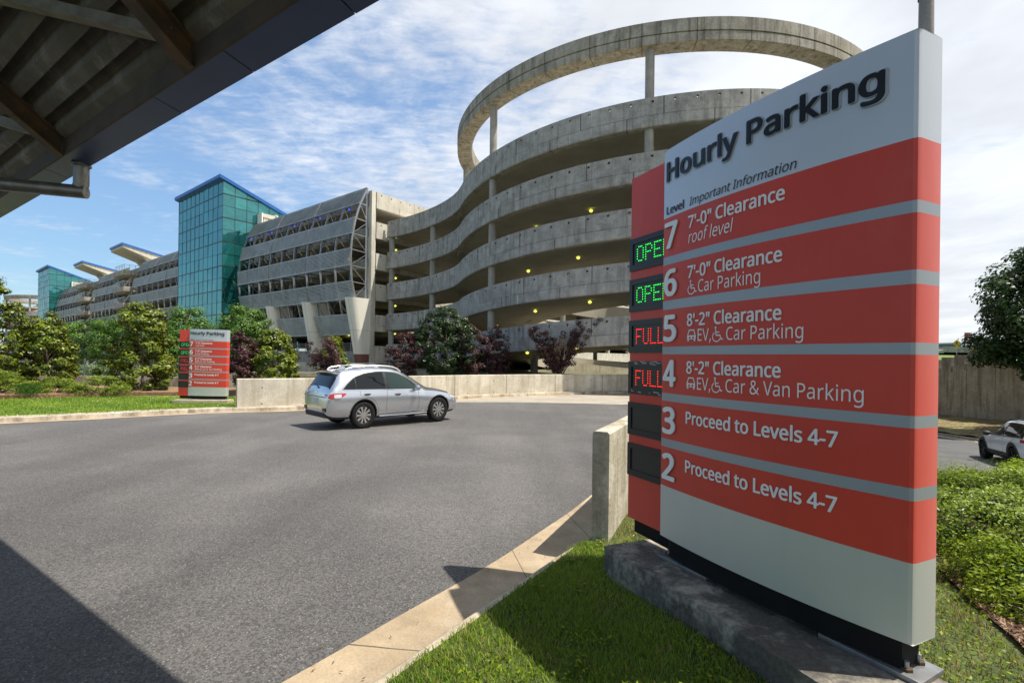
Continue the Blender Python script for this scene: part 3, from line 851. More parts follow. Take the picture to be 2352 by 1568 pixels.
def stair_tower(off, label):
    g = thing('stair_tower', label, 'stair tower', FP(off + 75, 1.5, -1.5))
    A, B = off + 71.7, off + 78.9
    for i, z in enumerate((15.55, 12.45, 9.35, 6.25, 3.15)):
        mb = MB(); mb.box((A, -0.5, z - 0.95), (B, 3.0, z - 0.02), M=FP); mb.box((A + .3, -0.4, z - 1.15), (B - .3, 2.6, z - .97), M=FP)
        o = mb.build('landing', conc_stair, g, bevel=0.03)
        r = MB(); zr = z + 1.0
        for t in np.linspace(A + .1, B - 1.0, 7): r.bar(FP(t, 2.9, z), FP(t, 2.9, zr), 0.05)
        for d in (0.3, 1.2, 2.1): r.bar(FP(A + .1, d, z), FP(A + .1, d, zr), 0.05)
        for h in (0.35, 0.7): r.bar(FP(A + .1, 2.9, z + h), FP(B - 1, 2.9, z + h), 0.025); r.bar(FP(A + .1, 0, z + h), FP(A + .1, 2.9, z + h), 0.025)
        r.bar(FP(A + .1, 2.9, zr), FP(B - 1, 2.9, zr), 0.07); r.bar(FP(A + .1, 0, zr), FP(A + .1, 2.9, zr), 0.07)
        r.build('railing', steel_rail, o)
        f = MB()   # flight of stairs down to the next landing
        for d0, d1, ta, tb, za, zb in ((0.2, 1.3, A + 1.2, B - 1.2, z - 1.0, z - 2.5), (1.6, 2.7, B - 1.2, A + 1.2, z - 2.5, z - 4.0)):
            n = 9
            for k in range(n):
                t = ta + (tb - ta) * k / n; t2 = ta + (tb - ta) * (k + 1) / n; zz = za + (zb - za) * (k + .5) / n
                f.box((min(t, t2), d0, zz - .3), (max(t, t2), d1, zz), M=FP)
            f.bar(FP(ta, d1 + .06, za + .1), FP(tb, d1 + .06, zb + .1), 0.14, 0.5, mi=1)
        f.build('stair_flight', [conc_plain, conc_light], g)
    mb = MB(); mb.box((A + .2, -1.2, -2.2), (A + .9, -.4, 14.5), M=FP); mb.box((B - .9, -1.2, -2.2), (B - .2, -.4, 14.5), M=FP); mb.box((A + .9, -1.3, -2.2), (B - .9, -1.1, 14.5), M=FP)
    mb.build('core_wall', conc_plain, g)
    # winged concrete roof
    def zt(d): return 20.15 - 0.20 * (3.6 - d)
    a0, b0 = off + 70.0, off + 77.9
    mb = MB(); tk = lambda d: 0.45 + 0.75 * max(0, 1 - abs(d + 1.4) / 5)
    rows = []
    for d in (3.55, 2.0, 0.0, -1.0, -2.0, -4.0, -6.0): rows.append([FP(a0, d, zt(d) - .3), FP(b0, d, zt(d) - .3), FP(b0, d, zt(d) - .3 - tk(d)), FP(a0, d, zt(d) - .3 - tk(d))])
    mb.strip(rows, closed=True); mb.add(rows[0], [(0, 1, 2, 3)]); mb.add(rows[-1], [(3, 2, 1, 0)])
    mb.build('canopy', conc_light, g)
    mb = MB(); rows = []
    for d in (3.75, -6.2): rows.append([FP(a0 - .15, d, zt(d) - .3), FP(b0 + .15, d, zt(d) - .3), FP(b0 + .15, d, zt(d) + .05), FP(a0 - .15, d, zt(d) + .05)])
    mb.strip(rows, closed=True); mb.add(rows[0], [(0, 1, 2, 3)]); mb.add(rows[1], [(3, 2, 1, 0)])
    mb.build('canopy_roof', blue_roof, g)
    for t in (a0 + 1.2, b0 - 1.6):
        mb = MB(); rows = []
        for z, w, d0, d1 in ((14.5, .45, -2.1, -.9), (17.2, .5, -2.2, -.7), (zt(-1.4) - .9, .6, -3.0, 0.2)): rows.append([FP(t - w, d0, z), FP(t + w, d0, z), FP(t + w, d1, z), FP(t - w, d1, z)])
        mb.strip(rows, closed=True); mb.build('canopy_pier', conc_light, g)
    mb = MB(); mb.bar(FP(a0 + 2, -5.8, zt(-6) - .6), FP(b0 - 2, -5.8, zt(-6) - .6), .12); mb.bar(FP(a0 + .3, -3.5, 17), FP(a0 + .3, -3.5, zt(-3.5) - .5), .14); mb.bar(FP(a0 + .3, -3.5, zt(-4) - .8), FP(a0 + .3, -6, zt(-6) - .7), .14)
    mb.build('canopy_brace', blue_roof, g)
    mb = MB(); mb.bar(FP(a0 + 3.6, 2.6, zt(2.6) - .9), FP(a0 + 3.6, -.2, zt(-.2) - 1.3), .16, .06); mb.build('soffit_light', mat('soffit_strip', (0.5, 0.3, 0.2), 0.6), g)
    return g


stair_tower(0.0, 'concrete stair tower with blue edged winged roof nearest the tall glass tower')
stair_tower(29.8, 'concrete stair tower with blue edged winged roof next to the distant glass tower')

# ================================================================== SPIRAL RAMP
HC = (12.3, 45.3); RO = 17.4; RI = 10.6


def hz(th, k): return 14.66 - 3.19 * k + 6.38 * (th - 215.4) / 360.0


def spiral():
    g = thing('spiral_ramp', 'round concrete spiral parking ramp crowned by a ring beam on columns', 'ramp', (HC[0], HC[1], -1.4))
    def strand(k, t0, t1):
        mb = MB(); c0 = t0
        def fp(s):
            th = math.degrees(s / RO); a = math.radians(th)
            return HC[0] + RO * math.cos(a), HC[1] + RO * math.sin(a), math.cos(a), math.sin(a), hz(th, k)
        th = t0
        while th < t1 - 1:
            te = min(th + 120, t1)
            mb = MB(); parapet(mb, fp, math.radians(th) * RO, math.radians(te) * RO)
            mb.build('ramp_parapet', conc, g)
            mb = MB(); rows = []; n = int((te - th) / 4)
            for i in range(n + 1):
                a = th + (te - th) * i / n; r = math.radians(a); c, s = math.cos(r), math.sin(r); z = hz(a, k)
                prof_ = [(RO - .25, z - 1.05), (RI, z - 1.05), (RI, z - 0.15), (RI - .2, z - 0.15), (RI - .2, z - 1.75), (RI + .12, z - 1.75), (RI + .5, z - 1.42), (RO - 1.1, z - 1.42), (RO - .42, z - 1.68), (RO - .25, z - 1.60)]
                rows.append([(HC[0] + R_ * c, HC[1] + R_ * s, zz) for R_, zz in prof_])
            mb.strip(rows, closed=True); mb.add(rows[0], [list(range(10))[::-1]]); mb.add(rows[-1], [list(range(10))])
            mb.build('ramp_deck', conc_soffit, g, smooth=True)
            th = te
    strand(4, 196, 196 + 360 * 2 + 230)
    strand(3, 196, 196 + 360 + 330)
    # ground approach coil
    strand(6, 400, 556); strand(5, 330, 556)
    for i in range(9):
        a = math.radians(215.4 + 40 * i); x, y = HC[0] + 17.0 * math.cos(a), HC[1] + 17.0 * math.sin(a)
        mb = MB(); mb.tube([(x, y, -2.4), (x, y, 18.45)], 0.27, 20)
        o = mb.build('column', conc_plain, g, smooth=True)
    for x, y, zt in ((1.75, 38.0, 0.2), (5.4, 52.0, 8.0), (19.0, 53.5, 8.0)):
        mb = MB(); mb.tube([(x, y, -2.4), (x, y, zt)], 0.30, 18); mb.build('inner_column', conc_plain, g, smooth=True)
    mb = MB(); rows = []; uvs = []
    pr = [(17.55, 19.72), (17.55, 18.98), (17.47, 18.96), (17.47, 18.92), (17.53, 18.90), (17.53, 18.42), (17.30, 18.38), (16.45, 18.38), (16.25, 18.6), (16.25, 19.72)]
    for i in range(145):
        a = 2 * math.pi * i / 144; rows.append([(HC[0] + r * math.cos(a), HC[1] + r * math.sin(a), z) for r, z in pr]); uvs.append([(a * 17.5, z) for r, z in pr])
    uvs2 = [u + [u[0]] for u in uvs]
    b = len(mb.v); mb.strip(rows, closed=True, uvs=[u for u in uvs])
    mb.build('ring_beam', conc_ring, g, smooth=True, auto=25)
    for k in range(5):
        for j, th in enumerate(range(214, 300, 21)):
            m2 = MB(); z = hz(th, k) - 1.42; a = math.radians(th + (k % 2) * 4); bowl((HC[0] + 13.4 * math.cos(a), HC[1] + 13.4 * math.sin(a), z), 0.14, 0, m2)
            m2.build('ceiling_lamp', lamp_y, g)
    return g


SPIRAL = spiral()


def hermite(p0, t0, p1, t1, u):
    h1 = 2 * u ** 3 - 3 * u ** 2 + 1; h2 = u ** 3 - 2 * u ** 2 + u; h3 = -2 * u ** 3 + 3 * u ** 2; h4 = u ** 3 - u ** 2
    return Vector(p0) * h1 + Vector(t0) * h2 + Vector(p1) * h3 + Vector(t1) * h4


def link_ramps():
    """s-shaped bridges from the garage floors onto the coil"""
    a = math.radians(196); p1 = Vector((HC[0] + RO * math.cos(a), HC[1] + RO * math.sin(a), 0)); t1 = Vector((-math.sin(a), math.cos(a), 0)) * 12.0
    p0 = Vector((-13.15, 50.35, 0)); t0 = Vector((0.86, -0.51, 0)) * 11.0
    N = 60; pts = [hermite(p0, t0, p1, t1, i / N) for i in range(N + 1)]
    L = [0]
    for p, q in zip(pts, pts[1:]): L.append(L[-1] + (q - p).length)
    def at(s):
        s = min(max(s, 0), L[-1])
        for i in range(N):
            if s <= L[i + 1] + 1e-6:
                f = (s - L[i]) / (L[i + 1] - L[i]); p = pts[i].lerp(pts[i + 1], f)
                ta = (pts[min(i + 1, N)] - pts[max(i - 1, 0)]).normalized(); tb = (pts[min(i + 2, N)] - pts[i]).normalized()
                t = ta.lerp(tb, f).normalized(); return p, t
    ZS = [13.96, 10.74, 7.52, 4.33, 1.16]
    g = SPIRAL
    for k in range(5):
        z1 = hz(196, k)
        def fp(s):
            p, t = at(s); u = s / L[-1]
            z = ZS[k] + (z1 - ZS[k]) * (0.35 * u + 0.65 * u * u)
            return p.x, p.y, t.y, -t.x, z
        mb = MB(); parapet(mb, fp, 0, L[-1]); mb.build('link_parapet', conc, g)
        mb = MB(); rows = []
        for i in range(25):
            s = L[-1] * i / 24; x, y, nx, ny, z = fp(s); w = 6.8
            rows.append([(x - nx * q, y - ny * q, zz) for q, zz in ((.25, z - 1.05), (w, z - 1.05), (w, z - 1.6), (w - .4, z - 1.6), (w - .5, z - 1.42), (1.1, z - 1.42), (.42, z - 1.68), (.25, z - 1.6))])
        mb.strip(rows, closed=True); mb.build('link_deck', conc_soffit, g, smooth=True)
        for s, q in ((3.2, 3.4), (7.2, 3.6), (10.5, 5)):
            x, y, nx, ny, z = fp(s); m2 = MB(); bowl((x - nx * q, y - ny * q, z - 1.42), 0.14, 0, m2); m2.build('ceiling_lamp', lamp_y, g)
    for s in (0.35, 6.75):
        x, y, nx, ny, z = fp(s); mb = MB(); mb.tube([(x - nx * .36, y - ny * .36, -2.4), (x - nx * .36, y - ny * .36, 13.2 if s < 1 else 13.6)], 0.3, 18); mb.build('column', conc_plain, g, smooth=True)


def far_spiral():
    r = SPIRAL.copy(); COL.objects.link(r)
    for ch in list(SPIRAL.children):
        if ch.name.split('.')[0] in ('ring_beam', 'column', 'ramp_parapet', 'ramp_deck'):
            c = ch.copy(); COL.objects.link(c); c.parent = r
    r.location = (-171.5, 187.0, -1.4); r.rotation_euler = (0, 0, R(100))
    r['label'] = 'small far spiral ramp with a ring beam, at the far left behind the trees'
    SPIRAL['group'] = r['group'] = 'spiral parking ramps'


far_spiral()
link_ramps()

# ================================================================== SIGNS
SW = 1.598; SAG = 0.065
Z_SIL0, Z_SIL1 = 0.170, 3.070        # silver face, above the plinth top
ROWS = [(0.1766, 0.278), (0.298, 0.391), (0.414, 0.5095), (0.529, 0.629), (0.649, 0.746), (0.767, 0.868)]


def fz(f): return Z_SIL1 - f * (Z_SIL1 - Z_SIL0)


def yface(x): return -SAG * (1 - ((x - SW / 2) / (SW / 2)) ** 2)


def yled(x): return 0.085 - 0.05 * x


def sign_font():
    # a humanist sans that ships inside Blender itself; the built-in face otherwise
    import os
    try: return bpy.data.fonts.load(os.path.join(bpy.utils.system_resource('DATAFILES', path='fonts'), 'NotoSansHebrew-Regular.woff2'))
    except Exception: return None


SIGN_FONT = sign_font()


def text_mesh(txt, x0, x1, zbase, cap, bold=0.0, shear=0.0, ext=0.0, fit=True):
    cu = bpy.data.curves.new('t', 'FONT'); cu.body = txt; cu.size = 1.0; cu.shear = shear
    cu.resolution_u = 4; cu.extrude = 0
    if SIGN_FONT: cu.font = SIGN_FONT
    ob = bpy.data.objects.new('t', cu); COL.objects.link(ob)
    dg = bpy.context.evaluated_depsgraph_get(); dg.update()
    me = bpy.data.meshes.new_from_object(ob.evaluated_get(dg))
    bpy.data.objects.remove(ob); bpy.data.curves.remove(cu)
    V = [Vector(v.co) for v in me.vertices]; F = [list(p.vertices) for p in me.polygons]
    bpy.data.meshes.remove(me)
    xa = min(v.x for v in V); xb = max(v.x for v in V)
    ch = 0.729 * 1.0; sx = (x1 - x0) / (xb - xa); sz = cap / CAPH
    P = [(x0 + (v.x - xa) * sx, zbase + v.y * sz) for v in V]
    return P, F, bold * sz


def cap_height():
    V, F = None, None
    cu = bpy.data.curves.new('t', 'FONT'); cu.body = 'H'; cu.size = 1.0
    if SIGN_FONT: cu.font = SIGN_FONT
    ob = bpy.data.objects.new('t', cu); COL.objects.link(ob)
    dg = bpy.context.evaluated_depsgraph_get(); dg.update()
    me = bpy.data.meshes.new_from_object(ob.evaluated_get(dg)); h = max(v.co.y for v in me.vertices)
    bpy.data.objects.remove(ob); bpy.data.curves.remove(cu); bpy.data.meshes.remove(me)
    return h


CAPH = cap_height()


def raise_text(name, parts, depth, mats, parent, surf=yface, off=0.004):
    """parts: list of (V2, F); lettering wrapped on the curved face, standing `depth` proud of it"""
    mb = MB()
    SH = []
    for prt in parts:
        bw = prt[2] if len(prt) > 2 else 0
        for j, (a, c) in enumerate(((0, 0), (1, 0), (-1, 0), (.5, .6), (-.5, .6), (.5, -.6), (-.5, -.6)) if bw else ((0, 0),)):
            SH.append(([(x + a * bw, z + c * bw) for x, z in prt[0]], prt[1], j * 0.00025))
    for V, F, dj in SH:
        n = len(V)
        front = [(x, surf(x) - off - depth - dj, z) for x, z in V]
        mb.add(front, F)
        if depth > 0.002:
            back = [(x, surf(x) - off + 0.003 - dj, z) for x, z in V]
            b = len(mb.v) - n; mb.v.extend(back)
            cnt = {}
            for f in F:
                for i in range(len(f)): e = (f[i], f[(i + 1) % len(f)]); cnt[e] = 1
            for (i, j) in cnt:
                if (j, i) not in cnt:
                    mb.f.append([b + j, b + i, b + n + i, b + n + j]); mb.m.append(len(mats) - 1 if isinstance(mats, list) else 0); mb.uv.append(None)
    return mb.build(name, mats, parent, local=True)


def stroke(pts, w, closed=False):
    """2-D polyline thickened into quads"""
    V = []; F = []; n = len(pts)
    for i in range(n if closed else n - 1):
        (x0, z0), (x1, z1) = pts[i], pts[(i + 1) % n]; dx, dz = x1 - x0, z1 - z0; L = math.hypot(dx, dz) or 1
        ex, ez = dx / L * w * .35, dz / L * w * .35; px, pz = -dz / L * w / 2, dx / L * w / 2; b = len(V)
        V += [(x0 - ex - px, z0 - ez - pz), (x1 + ex - px, z1 + ez - pz), (x1 + ex + px, z1 + ez + pz), (x0 - ex + px, z0 - ez + pz)]; F.append([b, b + 1, b + 2, b + 3])
    return V, F


def disc(cx, cz, r, n=12): return [(cx + r * math.cos(2 * math.pi * k / n), cz + r * math.sin(2 * math.pi * k / n)) for k in range(n)], [list(range(n))]


def wheelchair(x, z, h):
    s = h; w = 0.085 * s; out = [disc(x + .30 * s, z + .94 * s, .085 * s)]
    out.append(stroke([(x + .31 * s, z + .80 * s), (x + .36 * s, z + .40 * s), (x + .68 * s, z + .40 * s), (x + .80 * s, z + .10 * s), (x + .92 * s, z + .13 * s)], w))
    out.append(stroke([(x + .34 * s, z + .62 * s), (x + .60 * s, z + .62 * s)], w * .9))
    arc = [(x + .38 * s + .34 * s * math.cos(R(a)), z + .30 * s + .34 * s * math.sin(R(a))) for a in range(125, 350, 15)]
    out.append(stroke(arc, w * .9)); return out


def ev_icon(x, z, h):
    s = h; out = []
    def poly(p): return [(x + a * s, z + b * s) for a, b in p]
    w = .10 * s
    out.append(stroke(poly([(.10, .55), (.25, .95), (.80, .95), (.95, .55)]), w))
    out.append((poly([(.02, .50), (1.03, .50), (1.03, .38), (.02, .38)]), [[3, 2, 1, 0]]))
    for a, b in ((.02, .22), (.45, .60), (.83, 1.03)): out.append((poly([(a, .38), (b, .38), (b, .16), (a, .16)]), [[3, 2, 1, 0]]))
    out.append((poly([(.22, .22), (.83, .22), (.83, .16), (.22, .16)]), [[3, 2, 1, 0]]))
    for a in (.06, .80): out.append((poly([(a, .14), (a + .18, .14), (a + .18, .0), (a, .0)]), [[3, 2, 1, 0]]))
    return out


FONT57 = {'O': ['01110', '10001', '10001', '10001', '10001', '10001', '01110'], 'P': ['11110', '10001', '10001', '11110', '10000', '10000', '10000'],
          'E': ['11111', '10000', '10000', '11110', '10000', '10000', '11111'], 'N': ['10001', '11001', '10101', '10101', '10011', '10001', '10001'],
          'F': ['11111', '10000', '10000', '11110', '10000', '10000', '10000'], 'U': ['10001', '10001', '10001', '10001', '10001', '10001', '01110'],
          'L': ['10000', '10000', '10000', '10000', '10000', '10000', '11111']}


def make_sign(label):
    g = thing('parking_sign', label, 'sign', group='hourly parking signs')
    # --- curved silver and red body
    mb = MB(); xs = np.linspace(0, SW, 25); T = 0.19
    cuts = [0.0] + [f for r in ROWS for f in r] + [1.0]
    for i, (fa, fb) in enumerate(zip(cuts, cuts[1:])):
        red = i % 2 == 1; mi = 1 if red else (0 if i == 0 else 2 if fb > .99 else 3)
        za, zb = fz(fa), fz(fb)
        rb = 0.022
        prf = [(0.0, T)] + [(0.0, yface(0) + 0.004)] + [(x, yface(x)) for x in xs[1:-1]] + [(SW - rb, yface(SW - rb)), (SW - rb * .3, yface(SW) + rb * .25), (SW, yface(SW) + rb), (SW + 0.012, T), (0.0, T)]
        mb.strip([[(x, y, za) for x, y in prf], [(x, y, zb) for x, y in prf]], mi)
    top = [(0, T)] + [(x, yface(x)) for x in xs] + [(SW + .012, T)]
    mb.add([(x, y, Z_SIL1) for x, y in top], [list(range(len(top)))[::-1]]); mb.add([(x, y, Z_SIL0) for x, y in top], [list(range(len(top)))], 2)
    face = mb.build('sign_face', [silver_sign, red_sign, silver_low, silver_stripe], g, local=True, smooth=True, auto=20)
    mb = MB(); mb.box((SW - .02, T + .002, Z_SIL0 + .05), (SW + .006, T + .012, Z_SIL1 - .06)); mb.build('back_trim', red_sign, g, local=True)
    # --- display column
    LX = -0.475; z0, z1 = Z_SIL0 - 0.02, Z_SIL1 - 0.035
    mb = MB(); pl = [(LX, yled(LX)), (0.02, yled(0.02)), (0.02, T - .01), (LX, T - .01)]
    mb.prism(pl, z0, z1); led = mb.build('display_column', red_sign, g, local=True)
    for i in range(6):
        zt = z1 - (0.18 + 0.119 * i) * 2.9; zb = zt - 0.094 * 2.9; m = MB()
        y = yled
        def ring(x0, x1, a, b, o): return [(x0, y(x0) - o, a), (x1, y(x1) - o, a), (x1, y(x1) - o, b), (x0, y(x0) - o, b)]
        A = ring(LX - .004, -0.002, zb, zt, 0.012); B = ring(LX + .035, -.004, zb + .05, zt - .045, 0.012); C = ring(LX + .035, -.004, zb + .05, zt - .045, -0.02); D = ring(LX - .004, -0.002, zb, zt, -0.03)
        m.add(A + B, [(0, 1, 5, 4), (1, 2, 6, 5), (2, 3, 7, 6), (3, 0, 4, 7)]); m.add(B + C, [(0, 1, 5, 4), (1, 2, 6, 5), (2, 3, 7, 6), (3, 0, 4, 7)])
        m.add(D + A, [(0, 1, 5, 4), (1, 2, 6, 5), (2, 3, 7, 6), (3, 0, 4, 7)]); m.add(ring(LX + .035, -.004, zb + .05, zt - .045, 0.002), [(0, 1, 2, 3)], 1)
        dsp = m.build('display', [black_gloss, mat('dark_screen', (0.022, 0.022, 0.020), 0.35)], g, local=True)
        if i < 4:
            word = 'OPEN' if i < 2 else 'FULL'; m = MB(); px = 0.0195; x = LX + (0.088 if i < 2 else 0.088); hx = px * (.92 if i < 2 else .76); zc = (zt + zb) / 2 + 3 * px
            for ch in word:
                for rr, row in enumerate(FONT57[ch]):
                    for cc, bit in enumerate(row):
                        if bit == '1':
                            cx = x + cc * hx; cz = zc - rr * px
                            if cx < 0.0: m.add([(cx + 0.0046 * math.cos(q * math.pi / 3), y(cx) - 0.006, cz + 0.0046 * math.sin(q * math.pi / 3)) for q in range(6)], [(0, 1, 2, 3, 4, 5)])
                x += 0.103 if i < 2 else 0.087
            m.build('display_word', led_g if i < 2 else led_r, dsp, local=True)
        if i == 3:
            m = MB()
            for q in range(26):
                cx = random.uniform(LX + .01, -.03); cz = random.choice([zb + random.uniform(.005, .04), zt - random.uniform(0.0, .03)]); w = random.uniform(.006, .05)
                m.add([(cx, y(cx) - .0135, cz), (cx + w, y(cx + w) - .0135, cz), (cx + w * .9, y(cx + w) - .0135, cz + random.uniform(.004, .012)), (cx, y(cx) - .0135, cz + .01)], [(0, 1, 2, 3)])
            m.build('flaked_paint', mat('paint_flake', (0.32, 0.33, 0.34), 0.7), dsp, local=True)
    # --- black skirt, base plates, posts
    mb = MB(); pl = [(LX + .05, yled(LX) + .03), (0.0, yled(0) + .02), (0.05, yface(.05) + .045)] + [(x, yface(x) + .025) for x in np.linspace(.1, SW - .05, 12)] + [(SW - .04, T - .03), (LX + .05, T - .03)]
    mb.prism(pl, 0.034, Z_SIL0 + .005); mb.build('skirt', black_m, g, local=True)
    for xc in (0.22, 1.42):
        mb = MB(); mb.box((xc - .24, -.02, 0.001), (xc + .22, .21, 0.026)); pt = mb.build('base_plate', plate_m, g, local=True, bevel=0.003)
        for dx in (-.16, .14):
            for dy in (.035, .155):
                m = MB(); m.tube([(xc + dx, dy, .02), (xc + dx, dy, .07)], .011, 8); m.tube([(xc + dx, dy, .026), (xc + dx, dy, .04)], .026, 6, mi=1); m.build('bolt', [steel_grey, rust], pt, local=True)
        m = MB(); m.tube([(xc, .095, .02), (xc, .095, .12)], .05, 12); m.build('post', black_m, pt, local=True)
    # --- lettering
    X = lambda f: f * SW
    capT = 0.046 * 2.9
    tv = text_mesh('Hourly Parking', X(.030), X(.915), fz(.083), capT, bold=.028)
    to = text_mesh('Hourly Parking', X(.026), X(.919), fz(.083) - .002, capT * 1.04, bold=.046)
    raise_text('title_edge', [to], 0.003, [letter_o, letter_o], face); raise_text('title', [tv], 0.007, [letter_k, letter_k], face)
    raise_text('level_heading', [text_mesh('Level', X(.026), X(.14), fz(.1685), .0195 * 2.9, bold=.02)], 0, letter_k, face)
    raise_text('information_heading', [text_mesh('Important Information', X(.175), X(.66), fz(.1685), .0195 * 2.9, shear=.22)], 0, letter_k, face)
    lines = [("7'-0\" Clearance", .619, 'roof level', .41, ''), ("7'-0\" Clearance", .612, 'Car Parking', .53, 'w'), ("8'-2\" Clearance", .612, 'Car Parking', .69, 'ew'),
             ("8'-2\" Clearance", .612, 'Car & Van Parking', .872, 'ew'), ('Proceed to Levels 4-7', .80, None, 0, ''), ('Proceed to Levels 4-7', .80, None, 0, '')]
    for i, (l1, e1, l2, e2, ic) in enumerate(lines):
        ft = ROWS[i][0]; dig = '765432'[i]
        raise_text('level_number', [text_mesh(dig, X(.024), X(.100), fz(ft + .080), .063 * 2.9, bold=.035)], 0.008, [letter_n, letter_o], face)
        raise_text('line_lettering', [text_mesh(l1, X(.172), X(e1), fz(ft + .046 if l2 else ft + .048), .0285 * 2.9, bold=.022)], 0, letter_w, face)
        if l2:
            zb = fz(ft + .0835); cp = .0285 * 2.9; parts = []; x = .172
            if 'e' in ic:
                raise_text('car_symbol', ev_icon(X(.172), zb, cp * .98), 0, letter_w, face); raise_text('line_lettering', [text_mesh('EV,', X(.235), X(.308), zb, cp)], 0, letter_w, face)
                raise_text('wheelchair_symbol', wheelchair(X(.314), zb - .004, cp * 1.12), 0, letter_w, face); x = .384
            elif 'w' in ic: raise_text('wheelchair_symbol', wheelchair(X(.172), zb - .004, cp * 1.12), 0, letter_w, face); x = .234
            parts.append(text_mesh(l2, X(x), X(e2), zb, cp, shear=.2 if i == 0 else 0))
            raise_text('line_lettering', parts, 0, letter_w, face)
    return g


SIGN = make_sign('huge red and silver hourly parking sign nearest the camera, on a concrete plinth')
SIGN.location = (1.139, 3.672, -1.50); SIGN.rotation_euler = (0, 0, math.atan2(-1.407, 0.757))
SIGN2 = copy_tree(SIGN)
SIGN2.location = (-14.11, 21.07, -2.015); SIGN2.rotation_euler = (0, R(0.9), math.atan2(.11, 1.58))
SIGN2['label'] = 'small distant red hourly parking sign on the far lawn, left of the silver car'


def plinths():
    mb = MB(); poly = [(0.76, 3.88), (1.23, 4.06), (2.25, 1.88), (1.63, 1.83)]
    mb.prism(poly[::-1], -1.95, -1.50); o = mb.build('plinth', conc_plinth, bevel=0.006)
    tag(o, 'long stained concrete plinth under the near sign', 'plinth', 'sign plinths')
    mb = MB(); mb.prism([(-14.6, 20.78), (-12.3, 20.94), (-12.32, 21.45), (-14.6, 21.3)], -2.3, -2.015); o = mb.build('plinth', conc_kerb, bevel=0.012)
    tag(o, 'low concrete plinth under the distant sign', 'plinth', 'sign plinths')


plinths()

# ================================================================== WALLS


